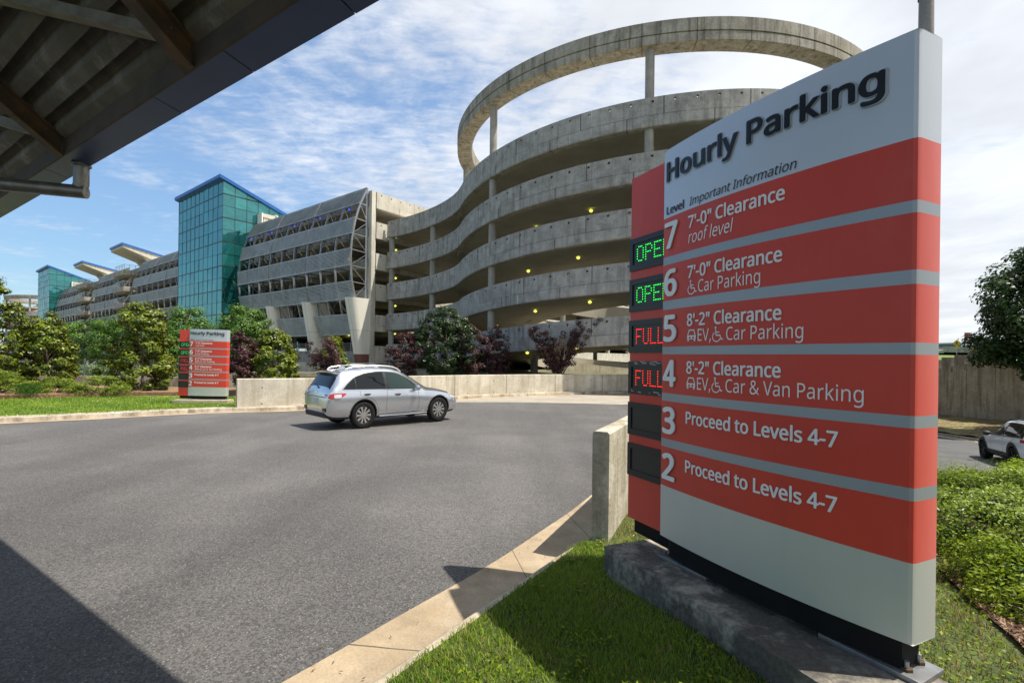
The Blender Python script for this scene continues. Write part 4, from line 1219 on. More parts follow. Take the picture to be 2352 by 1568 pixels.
def walls():
    # long barrier wall behind the silver car
    mb = MB(); P = BARC; B = offs(P, 0.24); L = [0]
    for p, q in zip(P, P[1:]): L.append(L[-1] + (q - p).length)
    rows = []; uv = []
    def zt(i): return -0.93 - 0.004 * L[i]
    for i, (p, q) in enumerate(zip(P, B)):
        z0 = road_z(p.x, p.y) - .05; z1 = zt(i)
        c = 0.018; n = (q - p).normalized()
        a = p; pc = p + n * c; qc = q - n * c
        rows.append([(a.x, a.y, z0), (a.x, a.y, z1 - c), (pc.x, pc.y, z1), (qc.x, qc.y, z1), (q.x, q.y, z1 - c), (q.x, q.y, z0)])
        uv.append([(L[i], 0), (L[i], z1 - z0), (L[i], z1 - z0 + .02), (L[i], 1.3), (L[i], 1.3), (L[i], 0)])
    mb.strip(rows, uvs=uv); mb.add(rows[0], [list(range(6))]); mb.add(rows[-1], [list(range(6))[::-1]])
    o = mb.build('barrier_wall', conc_wall); tag(o, 'long curved concrete barrier wall behind the silver car', 'wall')
    # sloping wall of the approach under the ramp
    mb = MB(); a = (4.5, 41.0); b = (16.0, 44.5)
    mb.add([(a[0], a[1], -2.6), (b[0], b[1], -2.6), (b[0], b[1], -1.35), (a[0], a[1], -.35), (a[0] - .1, a[1] + .3, -2.6), (b[0] - .1, b[1] + .3, -2.6), (b[0] - .1, b[1] + .3, -1.35), (a[0] - .1, a[1] + .3, -.35)], [(0, 1, 2, 3), (7, 6, 5, 4), (3, 2, 6, 7), (0, 3, 7, 4), (1, 5, 6, 2)], 0, [(.2, 0), (12, 0), (12, 1.2), (.2, 2.2), (.2, 0), (12, 0), (12, 1.2), (.2, 2.2)])
    o = mb.build('approach_wall', conc_wall); tag(o, 'sunlit sloping concrete wall under the spiral ramp, behind the barrier wall', 'wall')
    # near wall beside the sign
    mb = MB(); th = 0.165
    def top(t): return -0.705 - 0.012 * t
    rows = []; uv = []
    for t in np.linspace(0, 19, 20):
        a = wall_pt(t); b = wall_pt(t, th); c = .02; u = (WALLD[1] * c, -WALLD[0] * c); z0 = road_z(*a) - .08
        rows.append([(a[0], a[1], z0), (a[0], a[1], top(t) - c), (a[0] + u[0], a[1] + u[1], top(t)), (b[0] - u[0], b[1] - u[1], top(t)), (b[0], b[1], top(t) - c), (b[0], b[1], z0)])
        uv.append([(t + .3, z - z0) for _, _, z in rows[-1]])
    mb.strip(rows, uvs=uv); mb.add(rows[0], [list(range(6))], 0, [(1.3, 0.3)] * 6); mb.add(rows[-1], [list(range(6))[::-1]])
    o = mb.build('barrier_wall', conc_end); tag(o, 'pitted concrete wall end beside the near sign and the kerb', 'wall')
    # low wall with cable rail beyond the left bushes
    g = thing('cable_fence', 'low concrete wall topped with a cable rail behind the left bushes', 'fence', (-22, 28.6, -2.4))
    mb = MB(); mb.box((-48, 28.5, -2.6), (-19.35, 28.75, -1.42)); mb.build('low_wall', conc_wall, g)
    mb = MB()
    for k in range(9): mb.bar((-48, 28.62, -1.30 + k * .105), (-19.3, 28.62, -1.30 + k * .105), 0.02)
    mb.build('cables', steel_grey, g)
    for x in np.arange(-47, -19.4, 3.1):
        mb = MB(); mb.bar((x, 28.62, -1.42), (x, 28.62, -.40), .06); mb.build('fence_post', steel_grey, g)
    mb = MB(); mb.box((-19.35, 28.4, -2.6), (-18.9, 28.85, -.55)); mb.build('end_pier', conc_wall, g, bevel=.01)
    mb = MB(); mb.box((-18.9, 28.5, -2.6), (-9.0, 28.75, -1.05)); o = mb.build('low_wall', conc_wall); tag(o, 'plain low concrete wall behind the distant sign', 'wall')
    g = thing('cable_fence', 'short cable rail with a concrete post between purple maple and yellow bush', 'fence', (-11, 29.8, -1.5))
    mb = MB(); mb.box((-10.6, 29.6, -2.6), (-10.25, 29.95, -.35)); mb.build('end_pier', conc_wall, g, bevel=.01)
    mb = MB()
    for k in range(8): mb.bar((-13.5, 29.8, -1.3 + k * .105), (-10.6, 29.8, -1.3 + k * .105), .02); 
    mb.bar((-10.3, 29.8, -.5), (-4.0, 34, -.5), .04); mb.build('cables', steel_grey, g)
    # retaining wall on the right with stepped panels
    g = thing('retaining_wall', 'tall streaked concrete retaining wall with stepped square panels along its top, right edge', 'wall', (34, 35, -3.4))
    def wx(y): return 33.5 + 0.16 * (38 - y)
    def sh(y): return -0.45 + 0.205 * (38 - y)
    m_ret = mat('retaining_concrete', (0.36, 0.315, 0.245), 0.92, c2=(0.46, 0.415, 0.34), scale=0.8, streak=0.75, fine=0.12, bump=.3, bscale=8, dirt=(0.10, 0.082, 0.06))
    mb = MB(); ys = np.arange(22, 60, 0.93)
    for a, b in zip(ys, ys[1:]):
        f = lambda y: min(1.9, sh(y))
        za, zb = f(a), f(b); o1 = 0.05 if int(round((a - 22) / .93)) % 2 else 0.0
        mb.add([(wx(a) - o1, a, -4.4), (wx(b) - o1, b, -4.4), (wx(b) - o1, b, zb), (wx(a) - o1, a, za), (wx(a) + .4, a, -4.4), (wx(b) + .4, b, -4.4), (wx(b) + .4, b, zb), (wx(a) + .4, a, za)],
               [(0, 3, 2, 1), (3, 7, 6, 2), (0, 4, 7, 3), (1, 2, 6, 5)], 0, [(a + .2, 0), (b + .2, 0), (b + .2, 3), (a + .2, 3), (a + .2, 0), (b + .2, 0), (b + .2, 3), (a + .2, 3)])
    mb.build('wall_face', m_ret, g)
    m_pan = mat('panel_concrete', (0.26, 0.23, 0.185), 0.92, c2=(0.34, 0.31, 0.255), scale=1.3, streak=0.6, fine=0.12, bump=.3, bscale=8, dirt=(0.06, 0.05, 0.04))
    for a in ys[:-1]:
        if a < 29.5 or a > 44: continue
        zt = sh(a) + 0.62; zb = sh(a + .93) - 0.3
        mb = MB(); mb.box((wx(a + .45) - .06, a + .05, zb), (wx(a + .45) + .26, a + .87, zt))
        for k in range(7): mb.box((wx(a + .45) - .085, a + .12, zb + .3 + k * .09), (wx(a + .45) - .061, a + .5, zb + .34 + k * .09))
        mb.build('top_panel', m_pan, g)
    # timber edging of the hedge bed
    mb = MB(); E = [(4.4, 5.6), (3.52, 3.95), (3.0, 2.80), (2.6, 1.6)]
    for p, q in zip(E, E[1:]): mb.bar((p[0], p[1], -1.80), (q[0], q[1], -1.80), .035, .14)
    o = mb.build('edging', timber); tag(o, 'thin brown edging strip between grass and the hedge bed', 'edging')
    mb = MB(); rows = []
    for y in np.arange(2.0, 7.2, .2):
        xl = interp([(q, p) if False else (p, q) for p, q in sorted(E, key=lambda e: e[1])], y) + .02
        rows.append([(x, y, right_z(x, y) + .022 + random.uniform(0, .012)) for x in np.linspace(xl, xl + 2.6, 22)])
    mb.strip(rows); tag(mb.build('mulch_bed', mulch_dk), kind='structure')


walls()


# ================================================================== OVERHEAD CANOPY
def canopy():
    U = Vector((-0.837, 0.548, 0)); Nn = Vector((0.548, 0.837, 0)); HCN = 2.28
    def C(u, n, z): p = U * u + Nn * n; return (p.x, p.y, z)
    g = thing('steel_canopy', 'dark steel canopy with ribbed deck and grey fascia overhead at upper left', 'canopy', C(0, 2.1, HCN))
    EN = 2.115; U0, U1 = -6.0, 16.0
    seg = [U0, -2.4, 0.0, 1.42, 2.67, 3.92, 5.17, 8.4, 11.6, U1]
    # soffit panels of the fascia, with joints
    for a, b in zip(seg, seg[1:]):
        mb = MB(); e = .006
        prf = [(EN, HCN), (EN - .235, HCN + .05), (EN - .235, HCN + .06), (EN - .01, HCN + .30), (EN, HCN + .30)]
        rows = [[C(a + e, n, z) for n, z in prf], [C(b - e, n, z) for n, z in prf]]
        mb.strip(rows, closed=True); mb.add(rows[0], [list(range(5))]); mb.add(rows[1], [list(range(5))[::-1]])
        mb.build('fascia_panel', fascia_m, g)
    mb = MB(); mb.box((U0, EN - .26, HCN + .045), (U1, EN - .238, HCN + .27), M=C); mb.build('edge_channel', edge_m, g)
    # ribbed deck, pitched up away from the edge
    SL = 0.80; NT0 = EN - .26; NB = -2.2
    def DZ(n): return HCN + .03 + SL * (NT0 - max(n, NB))
    mb = MB(); n = NT0; P = []
    while n > -6:
        P += [(n, .20), (n - .075, .20), (n - .085, .30), (n - .175, .30), (n - .185, .20)]; n -= .187
    mb.strip([[C(U0, a, DZ(a) + z) for a, z in P], [C(U1, a, DZ(a) + z) for a, z in P]])
    T_ = [(EN, HCN + .31), (NT0, HCN + .45), (NB, DZ(NB) + .45), (-6, DZ(NB) + .45)]
    mb.strip([[C(U0, a, z) for a, z in T_], [C(U1, a, z) for a, z in T_]])
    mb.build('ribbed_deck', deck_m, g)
    for u in BEAMU:
        mb = MB()
        for n0, n1, h in ((NT0 - .01, NB, .20), (NB, -6, .30)):
            for uu, ww in ((u, .012),):
                a_, b_ = DZ(n0), DZ(n1)
                mb.add([C(uu - ww, n0, a_ + .20), C(uu - ww, n1, b_ + .20), C(uu - ww, n1, b_ - h * .6), C(uu - ww, n0, a_ - .02), C(uu + ww, n0, a_ + .20), C(uu + ww, n1, b_ + .20), C(uu + ww, n1, b_ - h * .6), C(uu + ww, n0, a_ - .02)],
                       [(0, 1, 2, 3), (4, 7, 6, 5), (3, 2, 6, 7), (0, 3, 7, 4), (1, 5, 6, 2)])
                mb.bar(C(uu, n0, a_ - .02), C(uu, n1, b_ - h * .6), .15, .016); mb.bar(C(uu, n0, a_ + .195), C(uu, n1, b_ + .195), .15, .014)
        mb.build('outrigger_beam', rust, g)
    # in-plane diagonal braces
    br = mat('brace_steel', (0.20, 0.19, 0.15), 0.55, metal=.4, c2=(0.14, 0.12, 0.09), scale=6)
    for ua, ub in zip(BEAMU, BEAMU[1:]):
        mb = MB(); p = Vector(C(ua, 1.70, DZ(1.70) + .03)); q = Vector(C(ub, .36, DZ(.36) + .03))
        mb.bar(p, q, .11, .012); mb.bar(p + Vector((0, 0, .055)), q + Vector((0, 0, .055)), .012, .11); mb.build('brace', br, g)
    # drain pipe
    mb = MB(); x, y = -5.33, 5.95
    mb.tube([(x, y, HCN + .03), (x, y, 2.06), (x - .015, y, 2.02)], .078, 18)
    mb.tube([(x + .055, y + .01, 1.965), (x - .8, y - .19, 1.985), (x - 4.0, y - .92, 2.05)], .078, 18)
    mb.revolve([(.0, HCN + .02), (.10, HCN + .02), (.10, HCN - .0), (.08, HCN - .01)], x, y, 18)
    mb.build('drain_pipe', mat('pipe_steel', (0.21, 0.21, 0.19), 0.38, metal=.6, c2=(0.14, 0.13, 0.11), scale=5, bump=.1, bscale=20), g, smooth=True)
    # columns behind the camera that carry it
    for u in (-4, 9):
        mb = MB(); c = C(u, -5.2, 0); mb.tube([(c[0], c[1], -2.2), (c[0], c[1], DZ(-5.2))], .14, 14); mb.build('column', rust, g)


BEAMU = [-2.05, 1.15, 4.38, 7.61, 10.84]
canopy()


def lamp_pole():
    x, y = 10.18, 12.0
    g = thing('lamp_post', 'tall grey round pole rising behind the near sign', 'lamp post', (x, y, -2.8))
    mb = MB(); mb.tube([(x, y, -3.6), (x, y, 6), (x, y, 13.0)], [.175, .165, .13], 18); mb.build('pole', mat('pole_paint', (0.20, 0.185, 0.165), .6, c2=(0.26, 0.245, 0.22), scale=5), g, smooth=True)
    mb = MB(); mb.tube([(x, y, 9.02), (x, y, 9.06)], .172, 18); mb.build('band', steel_post, g)
    mb = MB(); mb.bar((x, y, 13.0), (x + 1.8, y, 13.1), .1); mb.box((x + 1.6, y - .2, 12.95), (x + 2.4, y + .2, 13.15)); mb.build('lamp_head', steel_post, g)


lamp_pole()

# ================================================================== VEGETATION


def leaf_quads(C, Nn, L, Wd, sidev=None):
    """rhombic leaves: centres C, normals Nn"""
    n = len(C)
    Nn = Nn / np.linalg.norm(Nn, axis=1, keepdims=True)
    r = rng.normal(size=(n, 3)); t = r - (r * Nn).sum(1, keepdims=True) * Nn; t /= np.linalg.norm(t, axis=1, keepdims=True)
    b = np.cross(Nn, t)
    L = (L * rng.uniform(.7, 1.25, n))[:, None]; Wd = (Wd * rng.uniform(.75, 1.2, n))[:, None]
    V = np.empty((n, 4, 3))
    V[:, 0] = C - t * L / 2; V[:, 1] = C + b * Wd / 2 - Nn * Wd * .12 + t * L * .05; V[:, 2] = C + t * L / 2 - Nn * L * .12; V[:, 3] = C - b * Wd / 2 - Nn * Wd * .12 + t * L * .05
    return V.reshape(-1, 3), np.arange(n * 4).reshape(n, 4)[:, ::-1]


def clump_crown(centres, rc, k, L, Wd, up=0.6, spread=1.0, flat=0.75, out=None):
    """k leaves round every clump centre"""
    M = len(centres)
    d = rng.normal(size=(M * k, 3)); d /= np.linalg.norm(d, axis=1, keepdims=True)
    rad = np.repeat(np.asarray(rc) * np.ones(M), k) * rng.uniform(.35, 1.0, M * k) ** .6
    C = np.repeat(centres, k, axis=0) + d * rad[:, None] * np.array([1, 1, flat])
    N = d * spread + np.array([0, 0, up]) + rng.normal(size=d.shape) * .35
    if out is not None: N += np.repeat(out, k, axis=0) * .5
    # tint varies by clump, a little by leaf
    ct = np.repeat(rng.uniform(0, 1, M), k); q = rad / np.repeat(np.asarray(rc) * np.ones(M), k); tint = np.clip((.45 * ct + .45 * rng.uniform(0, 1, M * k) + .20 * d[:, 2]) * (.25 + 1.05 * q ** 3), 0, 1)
    V, F = leaf_quads(C, N, L, Wd)
    return V, F, tint


def envelope_points(n, base, H, rad, profile, shell=.55, lump=.18):
    ph = rng.uniform(0, 6.28, 6); out = []; dirs = []
    while len(out) < n:
        h = rng.uniform(0, 1); a = rng.uniform(0, 2 * math.pi)
        rr = profile(h) * (1 + lump * math.sin(3 * a + ph[0] + 4 * h) + lump * .7 * math.sin(5 * a + ph[1] - 9 * h))
        if rng.uniform(0, 1) > rr * .9 + .15: continue
        q = rr * rad * (shell + (1 - shell) * rng.uniform(0, 1) ** .5)
        out.append((base[0] + q * math.cos(a), base[1] + q * math.sin(a), base[2] + h * H)); dirs.append((math.cos(a), math.sin(a), (h - .4)))
    return np.array(out), np.array(dirs)


def trunk_mb(base, H, r, centres, nl=9, fork=0.25):
    mb = MB(); b = Vector(base)
    top = b + Vector((random.uniform(-.08, .08) * H, random.uniform(-.08, .08) * H, H))
    pts = [b, b.lerp(top, .3) + Vector((.02 * H, 0, 0)), b.lerp(top, .65), top]
    mb.tube(pts, [r, r * .75, r * .45, r * .12], 8)
    idx = rng.choice(len(centres), min(nl, len(centres)), replace=False)
    for i in idx:
        c = Vector(centres[i]); f = max(fork, min(.85, (c.z - b.z) / H - .18)); s = b.lerp(top, f)
        m = s.lerp(c, .5) + Vector((0, 0, .06 * H)); mb.tube([s, m, c], [r * .42, r * .26, r * .07], 6)
    return mb


MAGS = lambda h: max(.12, (.62 + 1.5 * h if h < .25 else 1.0 - (h - .25) * 1.25 if h < .62 else .50 + .16 * math.sin((h - .62) / .38 * math.pi) - .25 * max(0, h - .85) / .15))
MAGP = lambda h: (.62 + 1.5 * h if h < .25 else 1.0 - ((h - .25) / .75) ** 1.5 * .80)
OVAL = lambda h: max(.12, math.sin(math.pi * min(1, max(0, .10 + .86 * h))) ** .75)
UPR = lambda h: max(.15, math.sin(math.pi * min(1, .12 + .8 * h)) ** .9)


def tree(name, label, cat, loc, H, rad, profile, mat_, n, rc, k, L, Wd, group=None, z0=0.1, trunk=.07, up=.6, shell=.55, lump=.18, flowers=0, nl=9, flat=.75):
    g = thing(name, label, cat, loc, 0, group)
    base = (loc[0], loc[1], loc[2] + z0 * H)
    C, D = envelope_points(n, base, H * (1 - z0) - rc * .5, max(.1, rad - rc * .6), profile, shell, lump)
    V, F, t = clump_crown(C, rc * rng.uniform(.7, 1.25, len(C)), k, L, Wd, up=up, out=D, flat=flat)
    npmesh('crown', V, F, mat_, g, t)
    trunk_mb(loc, H * .92, trunk, C, nl).build('trunk', bark, g, smooth=True)
    if flowers:
        m = MB()
        idx = rng.choice(len(C), flowers)
        for i in idx:
            c = C[i] + D[i] * np.array([rc * .9, rc * .9, 0]) + np.array([0, -rc * .5, rc * .5])
            for q in range(6):
                a = q * math.pi / 3; e = .09
                m.add([(c[0], c[1], c[2]), (c[0] + e * math.cos(a - .4), c[1] + e * math.sin(a - .4), c[2] + .05), (c[0] + 1.5 * e * math.cos(a), c[1] + 1.5 * e * math.sin(a), c[2] + .08), (c[0] + e * math.cos(a + .4), c[1] + e * math.sin(a + .4), c[2] + .05)], [(0, 1, 2, 3)])
        o = m.build('blossoms', petal, g); o['kind'] = 'stuff'
    return g


def plants():
    MG = 'magnolia trees'
    mk = dict(profile=MAGP, mat_=lf_mag, rc=.30, k=64, L=.18, Wd=.085, group=MG, z0=.03, trunk=.07)
    tree('magnolia', 'bushy magnolia cut by the left edge of the picture, bronze tipped leaves', 'tree', (-27.3, 25.2, -2.1), 6.0, 2.0, n=210, flowers=2, **mk)
    tree('magnolia', 'broad magnolia standing second from the left, above the junipers', 'tree', (-25.1, 26.2, -2.15), 4.35, 1.45, n=135, flowers=1, **mk)
    tree('magnolia', 'tall glossy magnolia with a ball shaped top, left of the distant sign', 'tree', (-19.6, 25.6, -2.1), 4.75, 1.85, n=175, flowers=3, **{**mk, 'profile': MAGS})
    tree('magnolia', 'bronze flecked magnolia between the distant sign and the silver car', 'tree', (-13.0, 26.2, -1.75), 3.2, 1.65, n=125, flowers=3, **mk)
    tree('magnolia', 'small magnolia in front of the right hand cream pylon', 'tree', (-10.9, 29.6, -1.5), 2.75, .95, n=58, **mk)
    tree('magnolia', 'big dark green magnolia between purple maples, before the spiral ramp', 'tree', (-4.1, 29.9, -1.5), 4.6, 2.0, OVAL, lf_magdk, 230, .32, 64, .17, .075, MG, .02, .08, flowers=5)
    GT = 'green trees before the garage'
    gk = dict(profile=OVAL, mat_=lf_green, group=GT, z0=.16, trunk=.14, shell=.4, rc=.62, k=130, L=.19, Wd=.115)
    tree('green_tree', 'leafy green tree at the foot of the tall glass tower', 'tree', (-28.6, 42.5, -2.4), 6.6, 3.0, n=120, **gk)
    tree('green_tree', 'fuller green tree touching the left cream pylon', 'tree', (-22.6, 41.0, -2.4), 6.7, 3.15, n=125, **gk)
    tree('green_tree', 'green tree seen above the white truck', 'tree', (-45.5, 53.0, -2.5), 6.9, 3.6, n=110, **gk)
    tree('green_tree', 'green tree behind the ball topped magnolia', 'tree', (-40.0, 51.0, -2.5), 7.3, 3.4, n=110, **gk)
    tree('green_tree', 'dim green tree left of the white truck, behind the second magnolia', 'tree', (-50.5, 53.0, -2.5), 6.1, 3.0, n=90, **gk)
    tree('green_tree', 'lower green tree directly behind the distant sign', 'tree', (-23.6, 34.5, -2.4), 4.4, 2.0, OVAL, lf_green, 110, .45, 90, .17, .10, GT, .1, .1)
    PM = 'purple leaved maples'
    pk = dict(profile=UPR, mat_=lf_purple, group=PM, z0=.10, trunk=.035, shell=.35, rc=.26, k=90, L=.095, Wd=.06, lump=.25)
    tree('purple_maple', 'narrow purple maple at the right edge of the distant sign', 'tree', (-14.0, 25.0, -1.9), 3.15, .78, n=95, **pk)
    tree('purple_maple', 'dark purple maple above the back of the silver car', 'tree', (-10.1, 26.6, -1.6), 2.55, .85, n=62, **pk)
    tree('purple_maple', 'thin little purple maple between two cream pylons', 'tree', (-14.3, 34.5, -1.5), 2.7, .5, UPR, lf_purple, 14, .2, 26, .10, .06, PM, .45, .03)
    tree('purple_maple', 'purple maple left of the big dark magnolia', 'tree', (-6.45, 29.2, -1.5), 3.0, 1.15, n=90, **pk)
    tree('purple_maple', 'purple maple hugging the right side of the dark magnolia', 'tree', (-2.35, 29.6, -1.5), 3.55, .95, n=70, **pk)
    tree('purple_maple', 'wide purple maple with a ragged top, right of the dark magnolia', 'tree', (-1.05, 30.6, -1.5), 3.55, 1.1, n=100, **pk)
    # open V-shaped maple with dry twigs
    loc = (2.85, 29.75, -1.5); g = thing('purple_maple', 'open v shaped purple maple with bare pale twigs, near the red sign', 'tree', loc, 0, PM)
    mb = MB(); tw = MB(); Cs = []
    for i in range(19):
        a = -1.0 + 2.0 * i / 18; lean = a * .58 + random.uniform(-.08, .08); h = 2.35 + 1.0 * abs(math.sin(a * 1.6)) + (0.6 if a > .45 else 0) + random.uniform(-.3, .2); dy = random.uniform(-.6, .6)
        P = [Vector(loc) + Vector((lean * h * u ** 1.1, dy * u, h * u)) for u in (0, .25, .5, .75, 1)]
        mb.tube(P, [.04, .032, .022, .014, .005], 6)
        for u in np.linspace(.32, 1, 8):
            if abs(a) < .25 and u > .62: continue
            q = P[0].lerp(P[4], float(u)); Cs.append((q.x + random.uniform(-.14, .14), q.y + random.uniform(-.3, .3), q.z + random.uniform(-.1, .14)))
    for i in range(34):
        b = Vector(loc) + Vector((random.uniform(-.35, .55), random.uniform(-.3, .3), random.uniform(1.5, 2.1))); e = b + Vector((random.uniform(-.35, .35), 0, random.uniform(.4, 1.05)))
        m = b.lerp(e, .5) + Vector((random.uniform(-.08, .08), 0, 0)); tw.tube([b, m, e], [.013, .009, .003], 4); 
        for q in range(2):
            s = b.lerp(e, random.uniform(.4, .8)); tw.tube([s, s + Vector((random.uniform(-.2, .2), 0, random.uniform(.15, .35)))], [.007, .003], 4)
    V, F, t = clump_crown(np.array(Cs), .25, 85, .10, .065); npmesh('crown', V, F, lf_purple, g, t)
    mb.build('trunk', bark, g, smooth=True); tw.build('dry_twigs', twig_m, g)
    # junipers and small plants on the left
    JG = 'spreading junipers'
    def juniper(lab, loc, rx, ry, h, n=90):
        g = thing('juniper', lab, 'shrub', loc, 0, JG); C = []
        for i in range(n):
            a = rng.uniform(0, 6.28); q = rng.uniform(0, 1) ** .5; z = h * (1 - q * q * .8) * rng.uniform(.55, 1)
            C.append((loc[0] + rx * q * math.cos(a), loc[1] + ry * q * math.sin(a), loc[2] + z))
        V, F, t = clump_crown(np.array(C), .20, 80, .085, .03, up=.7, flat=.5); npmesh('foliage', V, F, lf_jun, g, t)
        mb = MB()
        for c in C[::9]: mb.tube([(loc[0], loc[1], loc[2]), ((loc[0] + c[0]) / 2, (loc[1] + c[1]) / 2, loc[2] + .25), c], [.03, .02, .008], 5)
        mb.build('stems', bark, g)
    juniper('yellow green juniper mound spilling off the left edge', (-24.6, 22.9, -2.05), 2.3, 1.1, 1.25, 150)
    juniper('rounded yellow green juniper just left of the ball topped magnolia', (-19.9, 23.4, -2.05), 1.45, .85, .95, 90)
    juniper('flat juniper between the two mounds', (-22.1, 23.4, -2.05), 1.5, .9, .85, 80)
    for lab, loc in (('dark grassy tuft in front of the junipers', (-21.9, 21.9, -2.0)), ('dark grassy tuft at the left edge of the lawn', (-23.2, 21.0, -1.98))):
        g = thing('tuft', lab, 'plant', loc, 0, 'dark tufts by the lawn'); n = 500
        C = np.array(loc) + rng.normal(size=(n, 3)) * [.28, .22, 0] + np.stack([0 * rng.uniform(size=n), 0 * rng.uniform(size=n), rng.uniform(.05, .5, n)], 1)
        V, F = leaf_quads(C, rng.normal(size=(n, 3)) * [1, 1, .2], .22, .03); npmesh('foliage', V, F, lf_green, g, rng.uniform(0, .5, n))
    # hedges: a clipped-loose mass beside the sign and a rounder shrub in front
    def hedge(lab, C0, R3, n, L, wob, grp, name='hedge_shrub', M=lf_hedge):
        g = thing(name, lab, 'shrub', C0, 0, grp); C0 = np.array(C0); R3 = np.array(R3)
        d = rng.normal(size=(n, 3)); d[:, 2] = np.abs(d[:, 2]) * 1.2 - .25; d /= np.linalg.norm(d, axis=1, keepdims=True)
        p = 3.2; s = (np.abs(d) ** p).sum(1) ** (-1 / p); X = d * s[:, None]
        w = 1 + wob * (np.sin(X[:, 0] * 5.5 + 1) * np.sin(X[:, 1] * 5 + 2) + .6 * np.sin(X[:, 0] * 17) * np.sin(X[:, 1] * 15 + X[:, 2] * 13))
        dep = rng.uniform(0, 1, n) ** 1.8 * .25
        C = C0 + X * (w - dep + rng.normal(size=n) * .02)[:, None] * R3
        C[:, 2] = np.maximum(C[:, 2], C0[2] + .03)
        N = d + np.array([0, 0, .5]) + rng.normal(size=(n, 3)) * .55
        V, F = leaf_quads(C, N, L, L * .45)
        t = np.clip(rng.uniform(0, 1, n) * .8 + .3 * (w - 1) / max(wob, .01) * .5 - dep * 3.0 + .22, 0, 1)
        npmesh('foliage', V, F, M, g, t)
        mb = MB()
        for i in range(26):
            e = C[rng.integers(n)]; b = C0 + np.array([rng.normal() * R3[0] * .3, rng.normal() * R3[1] * .3, 0]); mb.tube([b, (b + e) / 2 + [0, 0, .05], e], [.012, .009, .003], 5)
        mb.build('stems', bark, g)
    HG = 'glossy hedge shrubs right of the sign'
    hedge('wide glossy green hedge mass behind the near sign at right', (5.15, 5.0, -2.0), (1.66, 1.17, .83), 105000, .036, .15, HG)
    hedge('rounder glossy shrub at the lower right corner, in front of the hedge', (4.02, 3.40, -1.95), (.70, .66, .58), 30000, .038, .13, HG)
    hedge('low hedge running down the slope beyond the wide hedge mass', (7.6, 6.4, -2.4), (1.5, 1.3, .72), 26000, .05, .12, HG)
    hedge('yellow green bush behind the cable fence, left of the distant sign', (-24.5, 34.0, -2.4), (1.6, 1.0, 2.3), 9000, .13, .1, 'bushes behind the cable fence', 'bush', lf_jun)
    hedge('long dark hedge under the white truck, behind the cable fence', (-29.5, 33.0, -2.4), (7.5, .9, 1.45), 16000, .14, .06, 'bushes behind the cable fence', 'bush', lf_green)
    # sycamore at the right edge
    loc = (32.0, 27.4, -3.3); g = thing('sycamore', 'large dark sycamore leaning in from the right edge of the picture', 'tree', loc)
    cen = np.array([31.8, 27.4, 2.9]); C = []; D = []
    while len(C) < 330:
        d = rng.normal(size=3); d /= np.linalg.norm(d); q = rng.uniform(.25, 1) ** .5
        a = math.atan2(d[1], d[0]); lum = 1 + .10 * math.sin(4 * a + 3 * d[2]) + .10 * math.sin(7 * d[2] + 2 * a)
        c = cen + d * q * lum * np.array([4.2, 4.1, 4.3]); C.append(c); D.append(d)
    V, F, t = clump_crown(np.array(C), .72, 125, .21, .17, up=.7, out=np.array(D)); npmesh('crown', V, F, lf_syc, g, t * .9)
    trunk_mb(loc, 7.5, .2, np.array(C), 22, .3).build('trunk', bark, g, smooth=True)


plants()


